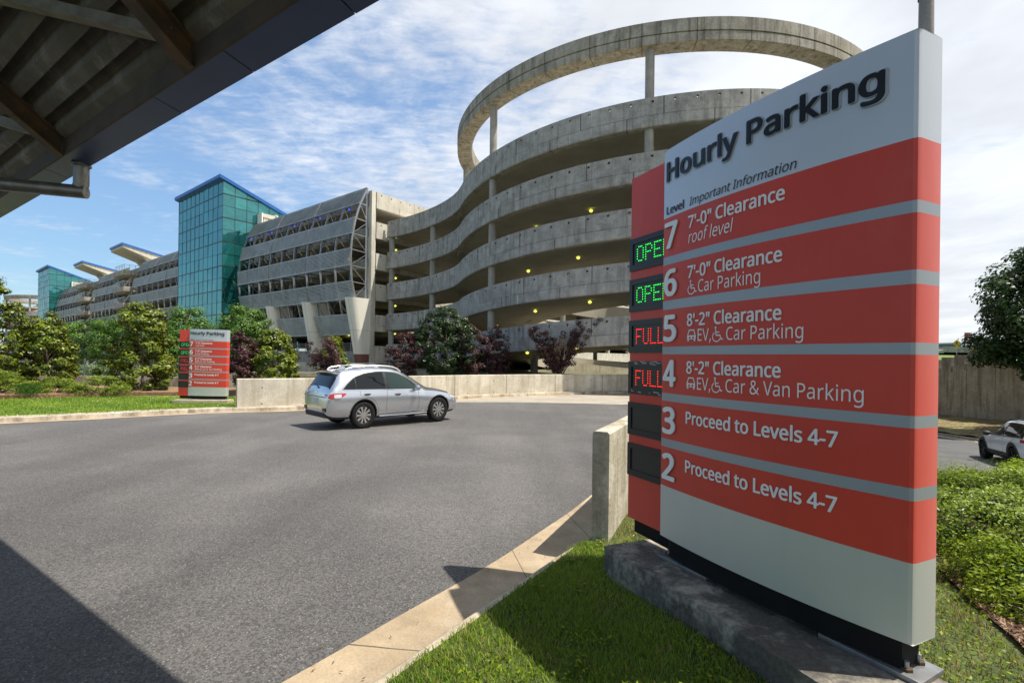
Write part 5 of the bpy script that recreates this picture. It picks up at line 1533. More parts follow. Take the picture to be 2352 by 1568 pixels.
def grass():
    def inpoly(x, y, P):
        c = np.zeros(len(x), bool); n = len(P)
        for i in range(n):
            (x0, y0), (x1, y1) = P[i], P[(i + 1) % n]
            m = ((y0 > y) != (y1 > y)) & (x < (x1 - x0) * (y - y0) / (y1 - y0 + 1e-12) + x0); c ^= m
        return c
    k2 = [(p.x, p.y) for p in offs(cr(GUT_I, 8), -0.15)]
    plinth = [(0.76, 3.88), (1.23, 4.06), (2.25, 1.88), (1.63, 1.83)]
    def blades(x, y, z, h, w, lean):
        n = len(x); a = rng.uniform(0, 6.283, n); c, s = np.cos(a), np.sin(a); h = h * rng.uniform(.45, 1.2, n)
        la = rng.uniform(0, 6.283, n); lm = lean * h * rng.uniform(.2, 1, n); lx, ly = np.cos(la) * lm, np.sin(la) * lm
        V = np.empty((n, 6, 3)); w = w * rng.uniform(.7, 1.2, n)
        for k, (f, g_) in enumerate(((0, 1), (.55, .85), (1, .08))):
            bx = x + lx * f * f; by = y + ly * f * f; bz = z + h * f * (1 - .18 * f * lean)
            V[:, 2 * k] = np.stack([bx - c * w * g_, by - s * w * g_, bz], 1); V[:, 2 * k + 1] = np.stack([bx + c * w * g_, by + s * w * g_, bz], 1)
        b = np.arange(n)[:, None] * 6; F = np.concatenate([b + np.array([0, 1, 3, 2]), b + np.array([2, 3, 5, 4])], 1).reshape(-1, 4)
        return V.reshape(-1, 3), F
    # near grass
    n = 330000; x = rng.uniform(-1.3, 4.2, n); y = rng.uniform(1.9, 5.6, n)
    kx = np.interp(y, [q[1] for q in k2], [q[0] for q in k2]) - .01
    wx = np.where(y > 4.6, .79 + .412 / .911 * (y - 4.68) + .19, -9)
    ed = np.interp(y, [1.6, 2.8, 3.95, 5.6], [2.6, 3.0, 3.52, 4.4]) - .03
    ok = (x > kx) & (x > wx) & (x < ed) & ~inpoly(x, y, plinth) & (np.abs(x / y) < 1.12)
    # thinner, drier under the right side of the sign
    right = x > 1.55 + (4.04 - y) * -.0 + (2.9 - y) * .45
    den = np.where(right, .28, 1.0) * np.where((x > kx) & (x < kx + .05), .6, 1)
    patch = .5 + .5 * np.sin(x * 6.1 + 1.7 * np.sin(y * 4.3)) * np.sin(y * 5.3 + x)
    ok &= rng.uniform(0, 1, n) < den * (.55 + .45 * patch) * .85
    x, y = x[ok], y[ok]; z = np.array([right_z(a, b) for a, b in zip(x, y)])
    V, F = blades(x, y, z, .044, .0023, .85)
    dry = rng.uniform(0, 1, len(x)) < np.where(x > 1.55 + (2.9 - y) * .45, .62, .10)
    t = np.repeat(np.clip(rng.uniform(0, .8, len(x)) + .25 * (np.sin(x * 4 + y * 3) * .5), 0, 1), 2)
    m = np.repeat(dry.astype(int), 2)
    straw = mat('dry_blade', (0.30, 0.22, 0.09), .8, c2=(0.22, .13, .05), scale=30)
    o = npmesh('grass', V, F, [grass_m, straw], None, t, midx=m); tag(o, 'short bright grass around the concrete plinth of the near sign', 'grass', kind='stuff')
    # small clover leaves and litter
    n = 2600; x = rng.uniform(1.7, 3.5, n); y = rng.uniform(2.0, 4.9, n); ed = np.interp(y, [1.6, 2.8, 3.95, 5.6], [2.6, 3.0, 3.52, 4.4]) - .03
    ok = (x < ed) & ~inpoly(x, y, plinth) & (x > 1.7 + (2.9 - y) * .3); x, y = x[ok], y[ok]; n = len(x)
    C = np.stack([x, y, np.array([right_z(a, b) for a, b in zip(x, y)]) + rng.uniform(.01, .05, n)], 1)
    V, F = leaf_quads(C, np.array([0, 0, 1.0]) + rng.normal(size=(n, 3)) * .4, .026, .018); o = npmesh('clover', V, F, lf_hedge, None, rng.uniform(0, 1, n)); tag(o, 'small clover leaves among dry grass right of the sign', 'ground cover', kind='stuff')
    # broad-leaved weeds in the near turf
    n = 1500; cx = rng.uniform(-.3, 1.3, 34); cy = rng.uniform(2.3, 4.6, 34); i = rng.integers(0, 34, n); x = cx[i] + rng.normal(size=n) * .045; y = cy[i] + rng.normal(size=n) * .045
    kx = np.interp(y, [q[1] for q in k2], [q[0] for q in k2]) + .04; ok = (x > kx) & ~inpoly(x, y, plinth); x, y = x[ok], y[ok]; n = len(x)
    C = np.stack([x, y, np.array([right_z(a, b) for a, b in zip(x, y)]) + rng.uniform(.02, .045, n)], 1); V, F = leaf_quads(C, np.array([0, 0, 1.0]) + rng.normal(size=(n, 3)) * .5, .03, .014)
    o = npmesh('weeds', V, F, lf_hedge, None, rng.uniform(.1, .9, n)); tag(o, 'small broad leaved weeds in the grass by the kerb', 'ground cover', kind='stuff')
    # far lawn
    base = [(-22, 8.3), (-14.9, 14.25), (-11.2, 17.45), (-9.6, 18.9), (-9.3, 24), (-19, 23.4), (-27, 19.6), (-36, 18)]
    n = 150000; x = rng.uniform(-36, -9, n); y = rng.uniform(8, 25, n); ok = inpoly(x, y, base) & (np.abs(x / y) < 1.15); x, y = x[ok], y[ok]
    z = np.full(len(x), -2.02) + .04
    for i in range(0): pass
    dg = bpy.context.evaluated_depsgraph_get(); dg.update(); lo = bpy.data.objects['lawn']
    zz = []
    for a, b in zip(x, y):
        h, p, _, _ = lo.ray_cast((a, b, 5), (0, 0, -1)); zz.append(p.z if h else -9)
    z = np.array(zz); k = z > -5; x, y, z = x[k], y[k], z[k]
    V, F = blades(x, y, z, .085, .008, .7); t = np.repeat(np.clip(rng.uniform(0, .7, len(x)) + .3 * np.sin(x * 1.3 + y) * np.sin(y * 1.7), 0, 1), 2)
    o = npmesh('grass', V, F, grass_m, None, t); tag(o, 'sunlit mown grass of the left lawn', 'grass', kind='stuff')
    n = 170; x = rng.uniform(-24, -10, n); y = rng.uniform(12, 23, n); ok = inpoly(x, y, base); x, y = x[ok], y[ok]
    C = np.stack([x, y, np.full(len(x), -2.08)], 1); V, F = leaf_quads(C, np.array([0, -.6, 1.0]) + 0 * C, .034, .03); o = npmesh('clover_flowers', V, F, petal); tag(o, 'tiny white clover flowers dotted over the left lawn', 'flowers', kind='stuff')
    # debris on the kerb and road
    n = 90; x = rng.uniform(-1.5, .9, n); y = rng.uniform(2.6, 6, n); kx = np.interp(y, [q[1] for q in GUT_I], [q[0] for q in GUT_I]); ok = (x < kx) & (x > kx - 1.6); x, y = x[ok], y[ok]
    C = np.stack([x, y, np.array([road_z(a, b) + .016 for a, b in zip(x, y)])], 1); V, F = leaf_quads(C, np.array([0, 0, 1.0]) + rng.normal(size=C.shape) * .15, .035, .008)
    o = npmesh('litter', V, F, mat('dry_leaf', (.16, .08, .04), .9, c2=(.05, .03, .02), scale=8)); tag(o, 'dry twigs and leaf bits scattered over the gutter', 'litter', kind='stuff')
    # bark chips on the hedge bed
    n = 5200; y = rng.uniform(2.2, 5.2, n); x = np.interp(y, [1.6, 2.8, 3.95, 5.6], [2.6, 3.0, 3.52, 4.4]) + .02 + rng.uniform(0, 1, n) ** 1.3 * .9
    C = np.stack([x, y, np.array([right_z(a, b) for a, b in zip(x, y)]) + .035 + rng.uniform(0, .02, n)], 1); V, F = leaf_quads(C, np.array([0, 0, 1.0]) + rng.normal(size=C.shape) * .45, .05, .012)
    o = npmesh('bark_chips', V, F, [mat('chip_brown', (.13, .07, .04), .9), mat('chip_pale', (.32, .22, .14), .9), mat('chip_dark', (.05, .03, .02), .9)], midx=rng.integers(0, 3, n)); tag(o, 'loose bark chips on the bed between the edging and the hedge', 'mulch', kind='stuff')
    # wispy grass stalks at the far edge of the hedge
    n = 420; x = rng.uniform(6.0, 9.5, n); y = rng.uniform(6.9, 8.4, n); z = np.array([right_z(a, b) for a, b in zip(x, y)])
    V, F = blades(x, y, z, .75, .004, .8); o = npmesh('tall_grass', V, F, grass_m, None, np.repeat(rng.uniform(.3, 1, n), 2)); tag(o, 'wispy tall grass between the hedge and the lower road', 'grass', kind='stuff')


grass()

# ================================================================== CARS


def pchip(xs, ys):
    xs = list(xs); ys = list(ys); n = len(xs); d = [(ys[i + 1] - ys[i]) / (xs[i + 1] - xs[i]) for i in range(n - 1)]
    m = [d[0]] + [0 if d[i - 1] * d[i] <= 0 else 2 * d[i - 1] * d[i] / (d[i - 1] + d[i]) for i in range(1, n - 1)] + [d[-1]]
    def f(x):
        x = min(max(x, xs[0]), xs[-1])
        for i in range(n - 1):
            if x <= xs[i + 1]:
                h = xs[i + 1] - xs[i]; t = (x - xs[i]) / h
                return ys[i] * (1 + 2 * t) * (1 - t) ** 2 + m[i] * h * t * (1 - t) ** 2 + ys[i + 1] * t * t * (3 - 2 * t) + m[i + 1] * h * t * t * (t - 1)
    return f


class Loft:
    """car shell: parameters along x give the half section"""
    def __init__(s, tab):   # x: (zb, zs, zr, wb, wm, ws, wr)
        xs = sorted(tab); s.xs = xs; s.f = [pchip(xs, [tab[x][i] for x in xs]) for i in range(7)]
    def sec(s, x):
        zb, zs, zr, wb, wm, ws, wr = [f(x) for f in s.f]
        zs = min(zs, zr - .012); top = max(zr - .075, zs + .004)
        p6 = (ws + .018, zs); p9 = (wr, top)
        def lp(a, b, t, bu): return (a[0] + (b[0] - a[0]) * t + bu, a[1] + (b[1] - a[1]) * t)
        h = top - zs; bu = min(.022, h * .05)
        return [(0, zb), (wb * .9, zb), (wb, zb + .07), (wm * .955, zb + .20 * (zs - zb)), (wm * .982, zb + .42 * (zs - zb)), (wm, zb + .76 * (zs - zb)), p6,
                lp(p6, p9, .33, bu), lp(p6, p9, .68, bu), p9, (wr * .90, zr - min(.03, .4 * (zr - zs))), (wr * .5, zr - .004), (0, zr)]
    def S(s, x, j):
        p = s.sec(x); i = min(int(j), len(p) - 2); t = j - i
        return Vector((x, p[i][0] + (p[i + 1][0] - p[i][0]) * t, p[i][1] + (p[i + 1][1] - p[i][1]) * t))
    def N(s, x, j):
        a = s.S(x + .02, j) - s.S(x - .02, j); j0, j1 = max(0, j - .15), min(11.999, j + .15); b = s.S(x, j1) - s.S(x, j0)
        n = a.cross(b); n = n.normalized() if n.length > 1e-9 else Vector((0, 1, 0))
        if n.y < 0 and j < 9: n = -n
        if j >= 9 and n.z < 0: n = -n
        return n
    def jz(s, x, z):
        p = s.sec(x)
        for i in range(2, 11):
            if p[i + 1][1] >= z: return i + (z - p[i][1]) / max(1e-6, p[i + 1][1] - p[i][1])
        return 9.0
    def at(s, x, z, o=.004):
        j = max(2.0, s.jz(x, z)); return s.S(x, j) + s.N(x, j) * o


def side_patch(mb, L, xs, lo, hi, side, o=.004, n=6, mi=0):
    rows = []
    for x in xs:
        a, b = lo(x), hi(x); r = []
        for k in range(n + 1):
            p = L.at(x, a + (b - a) * k / n, o); r.append((p.x, p.y * side, p.z))
        rows.append(r)
    mb.strip(rows, mi)


def side_line(mb, L, pts, w, side, o=.003, mi=0, n=8):
    P = []
    for (xa, za), (xb, zb) in zip(pts, pts[1:]):
        for k in range(n): P.append((xa + (xb - xa) * k / n, za + (zb - za) * k / n))
    P.append(pts[-1])
    for (xa, za), (xb, zb) in zip(P, P[1:]):
        dx, dz = xb - xa, zb - za; l = math.hypot(dx, dz) or 1; px, pz = -dz / l * w / 2, dx / l * w / 2
        q = [L.at(xa - px, za - pz, o), L.at(xb - px, zb - pz, o), L.at(xb + px, zb + pz, o), L.at(xa + px, za + pz, o)]
        mb.quad(*[(v.x, v.y * side, v.z) for v in q], mi)


def top_patch(mb, L, xs, jlo, o=.004, n=10, mi=0):
    rows = []
    for x in xs:
        a = jlo(x); r = []
        for k in range(n + 1):
            f = -1 + 2 * k / n; j = 12 - (12 - a) * abs(f); p = L.S(x, min(j, 11.999)) + L.N(x, min(j, 11.99)) * o
            r.append((p.x, math.copysign(p.y, f), p.z))
        rows.append(r)
    mb.strip(rows, mi)


def wheel(root, x, y, r, w, spokes, rim_m, dark_m, dbl=True):
    s = 1 if y > 0 else -1; mb = MB(); n = 36
    def rev(m, pf, mi=0):
        rows = [[(x + rr * math.cos(2 * math.pi * k / n), y + s * yy, r + rr * math.sin(2 * math.pi * k / n)) for k in range(n)] for rr, yy in pf]
        m.strip(rows, mi, closed=True)
    rr = r * .655
    rev(mb, [(rr, -w / 2), (r * .93, -w / 2), (r * .985, -w * .42), (r, -w * .3), (r, w * .3), (r * .985, w * .42), (r * .94, w * .5), (r * .80, w * .52), (rr * 1.02, w * .47), (rr, w * .40)])
    t = mb.build('wheel', mat('tyre_rubber', (0.013, 0.013, 0.014), .95, spec=.15, c2=(.02, .02, .02), scale=14), root, local=True, smooth=True)
    m = MB(); rev(m, [(rr, w * .40), (rr * .95, w * .43), (rr * .92, w * .36), (rr * .90, -w * .3)]); rev(m, [(rr * .90, -w * .1), (0.02, -w * .1)], 1)
    for k in range(spokes):
        a = 2 * math.pi * k / spokes
        for da in ((-.085, .085) if dbl else (0,)):
            for p, q, wi in ((rr * .16, rr * .93, .032 if dbl else .06),):
                a0, a1 = a + da * .4, a + da
                c0 = Vector((x + p * math.cos(a0), y + s * w * .34, r + p * math.sin(a0))); c1 = Vector((x + q * math.cos(a1), y + s * w * .40, r + q * math.sin(a1)))
                m.bar(c0, c1, wi, .03, up=(0, 1, 0))
    rev(m, [(rr * .25, w * .30), (rr * .22, w * .40), (rr * .06, w * .42), (.002, w * .42)])
    m.build('rim', [rim_m, dark_m], t, local=True, smooth=True, auto=30)


def car_body(root, L, axles, rw, paint, clad, x0, x1, nst=64, arch=1.13, clad_j=2.0):
    xs = [x0 + (x1 - x0) * (0.5 - 0.5 * math.cos(math.pi * i / nst)) * 1.0 for i in range(nst + 1)]
    mb = MB(); rows = []
    for x in xs:
        p = L.sec(x); r = [(x, y, z) for y, z in p] + [(x, -y, z) for y, z in p[-2:0:-1]]; rows.append(r)
    n = len(rows[0]); b = 0; mb.v = [q for r in rows for q in r]
    for i in range(nst):
        for j in range(n):
            jj = (j + 1) % n; mb.f.append([i * n + j, i * n + jj, (i + 1) * n + jj, (i + 1) * n + j])
            q = min(j, n - 1 - j); mb.m.append(1 if q < clad_j else 0); mb.uv.append(None)
    mb.f.append(list(range(n))[::-1]); mb.m.append(0); mb.uv.append(None); mb.f.append([nst * n + j for j in range(n)]); mb.m.append(0); mb.uv.append(None)
    body = mb.build('body', [paint, clad], root, local=True, smooth=True)
    bm = bmesh.new(); bm.from_mesh(body.data); bmesh.ops.recalc_face_normals(bm, faces=bm.faces); bm.to_mesh(body.data); bm.free()
    cm = MB()
    for ax in axles:
        for s in (-1, 1):
            k = 40; rr = rw * arch
            vs = [(ax + rr * math.cos(2 * math.pi * q / k), s * .55, rw + .01 + rr * math.sin(2 * math.pi * q / k)) for q in range(k)] + [(ax + rr * math.cos(2 * math.pi * q / k), s * 1.2, rw + .01 + rr * math.sin(2 * math.pi * q / k)) for q in range(k)]
            cm.add(vs, [list(range(k)), list(range(k, 2 * k))[::-1]] + [(q, k + q, k + (q + 1) % k, (q + 1) % k) for q in range(k)], 1)
    cut = cm.build('cut', [paint, black_m]); cut.parent = root
    bm = bmesh.new(); bm.from_mesh(cut.data); bmesh.ops.recalc_face_normals(bm, faces=bm.faces); bm.to_mesh(cut.data); bm.free()
    md = body.modifiers.new('b', 'BOOLEAN'); md.operation = 'DIFFERENCE'; md.object = cut; md.solver = 'EXACT'
    dg = bpy.context.evaluated_depsgraph_get(); dg.update()
    me = bpy.data.meshes.new_from_object(body.evaluated_get(dg)); old = body.data
    body.modifiers.clear(); body.data = me; bpy.data.meshes.remove(old); bpy.data.objects.remove(cut)
    me.polygons.foreach_set('use_smooth', [True] * len(me.polygons)); me.set_sharp_from_angle(angle=R(38)); me.name = 'body'
    return body


def arch_lip(root, L, ax, rw, side, r0, r1, m, name='arch_trim', a0=-8, a1=188, o=.006, zc=0):
    mb = MB(); rows = []
    for k in range(31):
        a = R(a0 + (a1 - a0) * k / 30); row = []
        for rr in (r0, r1):
            x = ax + rr * math.cos(a); z = max(.2, rw + zc + rr * math.sin(a)); p = L.at(x, z, o); row.append((p.x, p.y * side, p.z))
        rows.append(row)
    mb.strip(rows); return mb.build(name, m, root, local=True)


carglass = mat('car_glass', (0.006, 0.008, 0.009), 0.03, spec=0.5)
carglass2 = mat('tinted_glass', (0.016, 0.032, 0.028), 0.03, spec=0.5)
chrome = mat('chrome', (0.75, 0.75, 0.76), 0.12, metal=1.0)
seam_m = mat('door_gap', (0.02, 0.02, 0.022), .7)
clad_m = mat('dark_cladding', (0.022, 0.022, 0.024), .6)
lamp_red = mat('tail_lamp_red', (0.42, 0.008, 0.012), .12, coat=.8)
lamp_clear = mat('lamp_clear', (0.62, 0.62, 0.64), .1, metal=.3, coat=.8)
rim_sil = mat('rim_silver', (0.62, 0.60, 0.58), .25, metal=.9)
rim_dark = mat('rim_dark', (0.03, 0.03, 0.032), .5, metal=.4)
amber = mat('amber_lamp', (0.7, 0.25, 0.02), .3, emit=(1.0, 0.42, 0.03), estr=1.2)


def mirror_mesh(root, x, y, z, s, m):
    mb = MB(); rows = []
    for k, (yy, sc) in enumerate(((0, .35), (.03, .75), (.10, 1.0), (.19, .95), (.235, .5))):
        rows.append([(x + .085 * sc * math.cos(2 * math.pi * q / 12) - .03, s * (y + yy), z + .08 * sc * math.sin(2 * math.pi * q / 12) * (1 if q else 1)) for q in range(12)])
    mb.strip(rows, closed=True); mb.add(rows[0], [list(range(12))]); mb.add(rows[-1], [list(range(12))[::-1]])
    mb.bar((x, s * (y - .06), z - .06), (x, s * (y + .05), z - .03), .05, .03, mi=1)
    return mb.build('wing_mirror', [m, clad_m], root, local=True, smooth=True)


def silver_suv():
    paint = mat('silver_paint', (0.66, 0.68, 0.71), .22, metal=.88, coat=1.0)
    root = thing('parked_car' if False else 'suv', 'silver grey suv with roof rails crossing the road in front of the barrier wall', 'car', (-4.86, 14.50, -2.105), R(44.5)); root.scale = (.975, 1, 1.055)
    tab = {-1.075: (.42, .60, .66, .55, .62, .60, .50), -1.055: (.38, .78, .86, .66, .76, .74, .62), -1.02: (.34, .96, 1.04, .72, .83, .80, .66), -.94: (.31, 1.05, 1.17, .77, .885, .84, .69), -.83: (.29, 1.07, 1.33, .80, .915, .855, .68), -.70: (.28, 1.07, 1.515, .82, .93, .865, .655),
           -.62: (.28, 1.068, 1.575, .83, .933, .87, .655), -.4: (.27, 1.06, 1.605, .84, .937, .875, .655), 0: (.26, 1.045, 1.635, .85, .937, .882, .655), .5: (.25, 1.03, 1.655, .85, .935, .885, .655), 1.0: (.25, 1.015, 1.640, .85, .935, .885, .645), 1.4: (.25, 1.0, 1.565, .85, .935, .885, .625),
           1.75: (.25, .985, 1.405, .85, .933, .882, .625), 2.1: (.25, .97, 1.205, .85, .93, .875, .65), 2.38: (.25, .955, 1.065, .84, .93, .865, .69), 2.6: (.25, .93, 1.025, .84, .93, .86, .70), 2.95: (.25, .875, .975, .83, .925, .84, .68), 3.2: (.25, .82, .92, .80, .905, .81, .62),
           3.38: (.26, .765, .86, .74, .865, .76, .54), 3.50: (.27, .70, .79, .66, .80, .69, .45), 3.58: (.30, .62, .70, .56, .68, .58, .38), 3.615: (.36, .52, .58, .46, .54, .47, .3)}
    L = Loft(tab); rw = .370
    car_body(root, L, (0, 2.685), rw, paint, clad_m, -1.075, 3.615, clad_j=1.5)
    wt = pchip([-.62, -.42, -.15, .2, .6, 1.0, 1.3, 1.6, 1.92], [1.10, 1.27, 1.42, 1.505, 1.535, 1.515, 1.45, 1.30, 1.08])
    wl = lambda x: 1.088 - .022 * (x + .6)
    for s in (-1, 1):
        m = MB(); side_patch(m, L, np.linspace(-.66, 1.95, 40), lambda x: wl(x) - .022, lambda x: max(wl(x) - .015, (wt(x) if x > -.62 else 1.09) + .022), s, .0035); m.build('window_trim', chrome if s else chrome, root, local=True)
        m = MB(); side_patch(m, L, np.linspace(-.63, 1.92, 40), lambda x: wl(x) - .008, lambda x: max(wl(x) - .006, (wt(x) if x > -.62 else 1.09) + .010), s, .0055); fr = m.build('window_frame', black_gloss, root, local=True)
        for xa, xb in ((-.56, -.245), (-.215, .70), (.80, 1.80)):
            m = MB(); side_patch(m, L, np.linspace(xa, xb, 22), lambda x: wl(x) + .006, lambda x: max(wl(x) + .008, wt(x) - .012), s, .009, 8); m.build('side_window', carglass if xb < .75 else carglass2, root, local=True, smooth=True)
        m = MB()
        for pts in ([(.745, .36), (.74, .7), (.765, 1.04)], [(1.86, .37), (1.90, .6), (1.88, .96)], [(-.12, 1.03), (-.13, .93)] + [(.49 * math.cos(R(q)), .39 + .49 * math.sin(R(q))) for q in range(88, 2, -9)] + [(.50, .36)]): side_line(m, L, pts, .007, s, n=4)
        side_line(m, L, [(.50, .36), (1.86, .37)], .007, s); m.build('door_gap', seam_m, root, local=True)
        for hx, hzz in ((.10, .93), (1.12, .895)):
            m = MB(); p = L.at(hx, hzz, .0); m.add([(hx + .11 * math.cos(q * math.pi / 6), s * (L.at(hx + .11 * math.cos(q * math.pi / 6), hzz + .03 * math.sin(q * math.pi / 6), .003).y), hzz + .032 * math.sin(q * math.pi / 6)) for q in range(12)], [list(range(12))], 1)
            m.tube([(hx - .10, s * (p.y + .012), hzz + .012), (hx, s * (p.y + .035), hzz + .016), (hx + .10, s * (p.y + .012), hzz + .012)], [.010, .014, .010], 6); m.build('door_handle', [chrome, seam_m], root, local=True, smooth=True)
        m = MB(); m.tube([(.50, s * .905, .315), (.62, s * .935, .315), (1.4, s * .945, .31), (2.1, s * .935, .315), (2.2, s * .905, .315)], .017, 8); m.build('sill_strip', chrome, root, local=True)
        m = MB(); side_line(m, L, [(-.60, 1.055), (1.93, 1.005)], .014, s, .006); m.build('belt_trim', chrome, root, local=True)
        for ax in (0, 2.685): arch_lip(root, L, ax, rw, s, .412, .440, clad_m, o=.003, zc=.01)
        # roof rail
        m = MB(); P = [L.S(x, 10.0) + Vector((0, 0, dz)) for x, dz in ((-.45, .0), (-.36, .055), (-.1, .075), (.5, .075), (1.0, .072), (1.28, .05), (1.42, .0))]; P = cr([(p.x, p.y * s, p.z) for p in P], 5); m.tube(P, .021, 10); m.build('roof_rail', mat('rail_silver', (.66, .67, .68), .35, metal=.5), root, local=True, smooth=True)
        mirror_mesh(root, 1.80, .90, 1.065, s, paint)
        # rear lamp: wraps from the tailgate round the corner
        m = MB(); xs = np.linspace(-1.035, -.56, 14)
        lo = pchip([-1.035, -.95, -.8, -.56], [.87, .845, .84, .955]); hi = pchip([-1.035, -.95, -.8, -.56], [.955, .975, .99, .985])
        side_patch(m, L, xs, lo, lambda x: max(hi(x), lo(x) + .005), s, .012, 5); tl = m.build('tail_lamp', lamp_red, root, local=True, smooth=True)
        m = MB(); side_patch(m, L, np.linspace(-.90, -.70, 8), lambda x: lo(x) + .015, lambda x: hi(x) - .03 + .02 * (x + .8), s, .0155, 4); m.build('lamp_lens', lamp_clear, tl, local=True, smooth=True)
        m = MB(); side_patch(m, L, np.linspace(3.16, 3.50, 10), lambda x: .735 - .20 * (x - 3.16), lambda x: .80 - .22 * (x - 3.16), s, .006, 3); m.build('headlamp', lamp_clear, root, local=True, smooth=True)
        for ax in (0, 2.685): wheel(root, ax, s * .80, rw, .235, 5 if False else 10, rim_sil, rim_dark)
    # glass front and rear
    m = MB(); top_patch(m, L, np.linspace(1.42, 2.32, 14), lambda x: 9.25 + .3 * max(0, x - 2.1), .006, 12); m.build('windscreen', carglass2, root, local=True, smooth=True)
    m = MB(); top_patch(m, L, np.linspace(-.945, -.74, 12), lambda x: 8.9 + .45 * abs(x + .84), .007, 12); rg = m.build('rear_window', carglass, root, local=True, smooth=True)
    m = MB(); m.tube([(-.985, -.05, 1.135), (-.945, .28, 1.19)], .010, 6); m.revolve([(0, 1.13), (.03, 1.13), (.03, 1.10), (0, 1.10)], -.985, -.05, 8); m.build('wiper', black_m, rg, local=True)
    # spoiler
    m = MB(); rows = []
    for k in range(13):
        y = -.66 + 1.32 * k / 12; dz = -.045 * (abs(y) / .66) ** 3; dx = .07 * (abs(y) / .66) ** 2
        rows.append([(-.86 + dx, y, 1.555 + dz), (-.60, y * .98, 1.585 + dz), (-.55, y * .95, 1.56 + dz), (-.70, y, 1.515 + dz), (-.85 + dx, y, 1.525 + dz)])
    m.strip(rows, closed=True); m.add(rows[0], [list(range(5))]); m.add(rows[-1], [list(range(5))[::-1]]); m.build('spoiler', paint, root, local=True, smooth=True)
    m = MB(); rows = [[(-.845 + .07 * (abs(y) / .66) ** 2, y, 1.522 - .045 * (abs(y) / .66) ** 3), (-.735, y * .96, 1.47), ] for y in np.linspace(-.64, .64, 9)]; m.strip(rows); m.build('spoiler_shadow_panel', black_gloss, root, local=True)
    # rear fittings
    m = MB(); m.bar((-1.066, -.62, .885), (-1.066, .62, .885), .02, .028); m.build('tailgate_trim', mat('dark_chrome', (.30, .31, .32), .3, metal=.8), root, local=True)
    m = MB(); m.box((-1.083, -.16, .69), (-1.06, .16, .835)); m.build('number_plate', mat('plate_white', (.55, .58, .56), .5, c2=(.45, .52, .55), scale=20), root, local=True)
    m = MB(); m.box((-1.09, -.62, .42), (-1.02, .62, .48)); m.box((-1.06, -.66, .34), (-.95, .66, .425)); m.build('rear_bumper_trim', clad_m, root, local=True)
    for s in (-1, 1):
        m = MB(); m.box((-1.085, s * .63 - .09, .50), (-1.03, s * .63 + .09, .60)); q = m.build('bumper_vent', black_gloss, root, local=True)
        m = MB(); m.box((-1.09, s * .63 - .08, .505), (-1.08, s * .63 + .08, .53)); m.build('reflector', lamp_red, q, local=True)
    m = MB(); m.tube([(-1.072, .03, 1.0), (-1.066, 0, 1.05), (-1.072, -.03, 1.0)], .006, 6); m.tube([(-1.072, .02, 1.015), (-1.072, -.02, 1.015)], .005, 6); m.build('emblem', chrome, root, local=True)
    for x in (-.02, .82):
        m = MB(); p = L.S(x, 10.0); m.tube([(x, -p.y, p.z + .075), (x, 0, p.z + .10), (x, p.y, p.z + .075)], .018, 8); m.build('cross_bar', mat('rail_silver', (.6, .6, .6), .3), root, local=True, smooth=True)
    m = MB(); m.box((-.3, .1, 1.62), (-.12, .13, 1.68)); m.build('antenna_fin', paint, root, local=True)
    return root


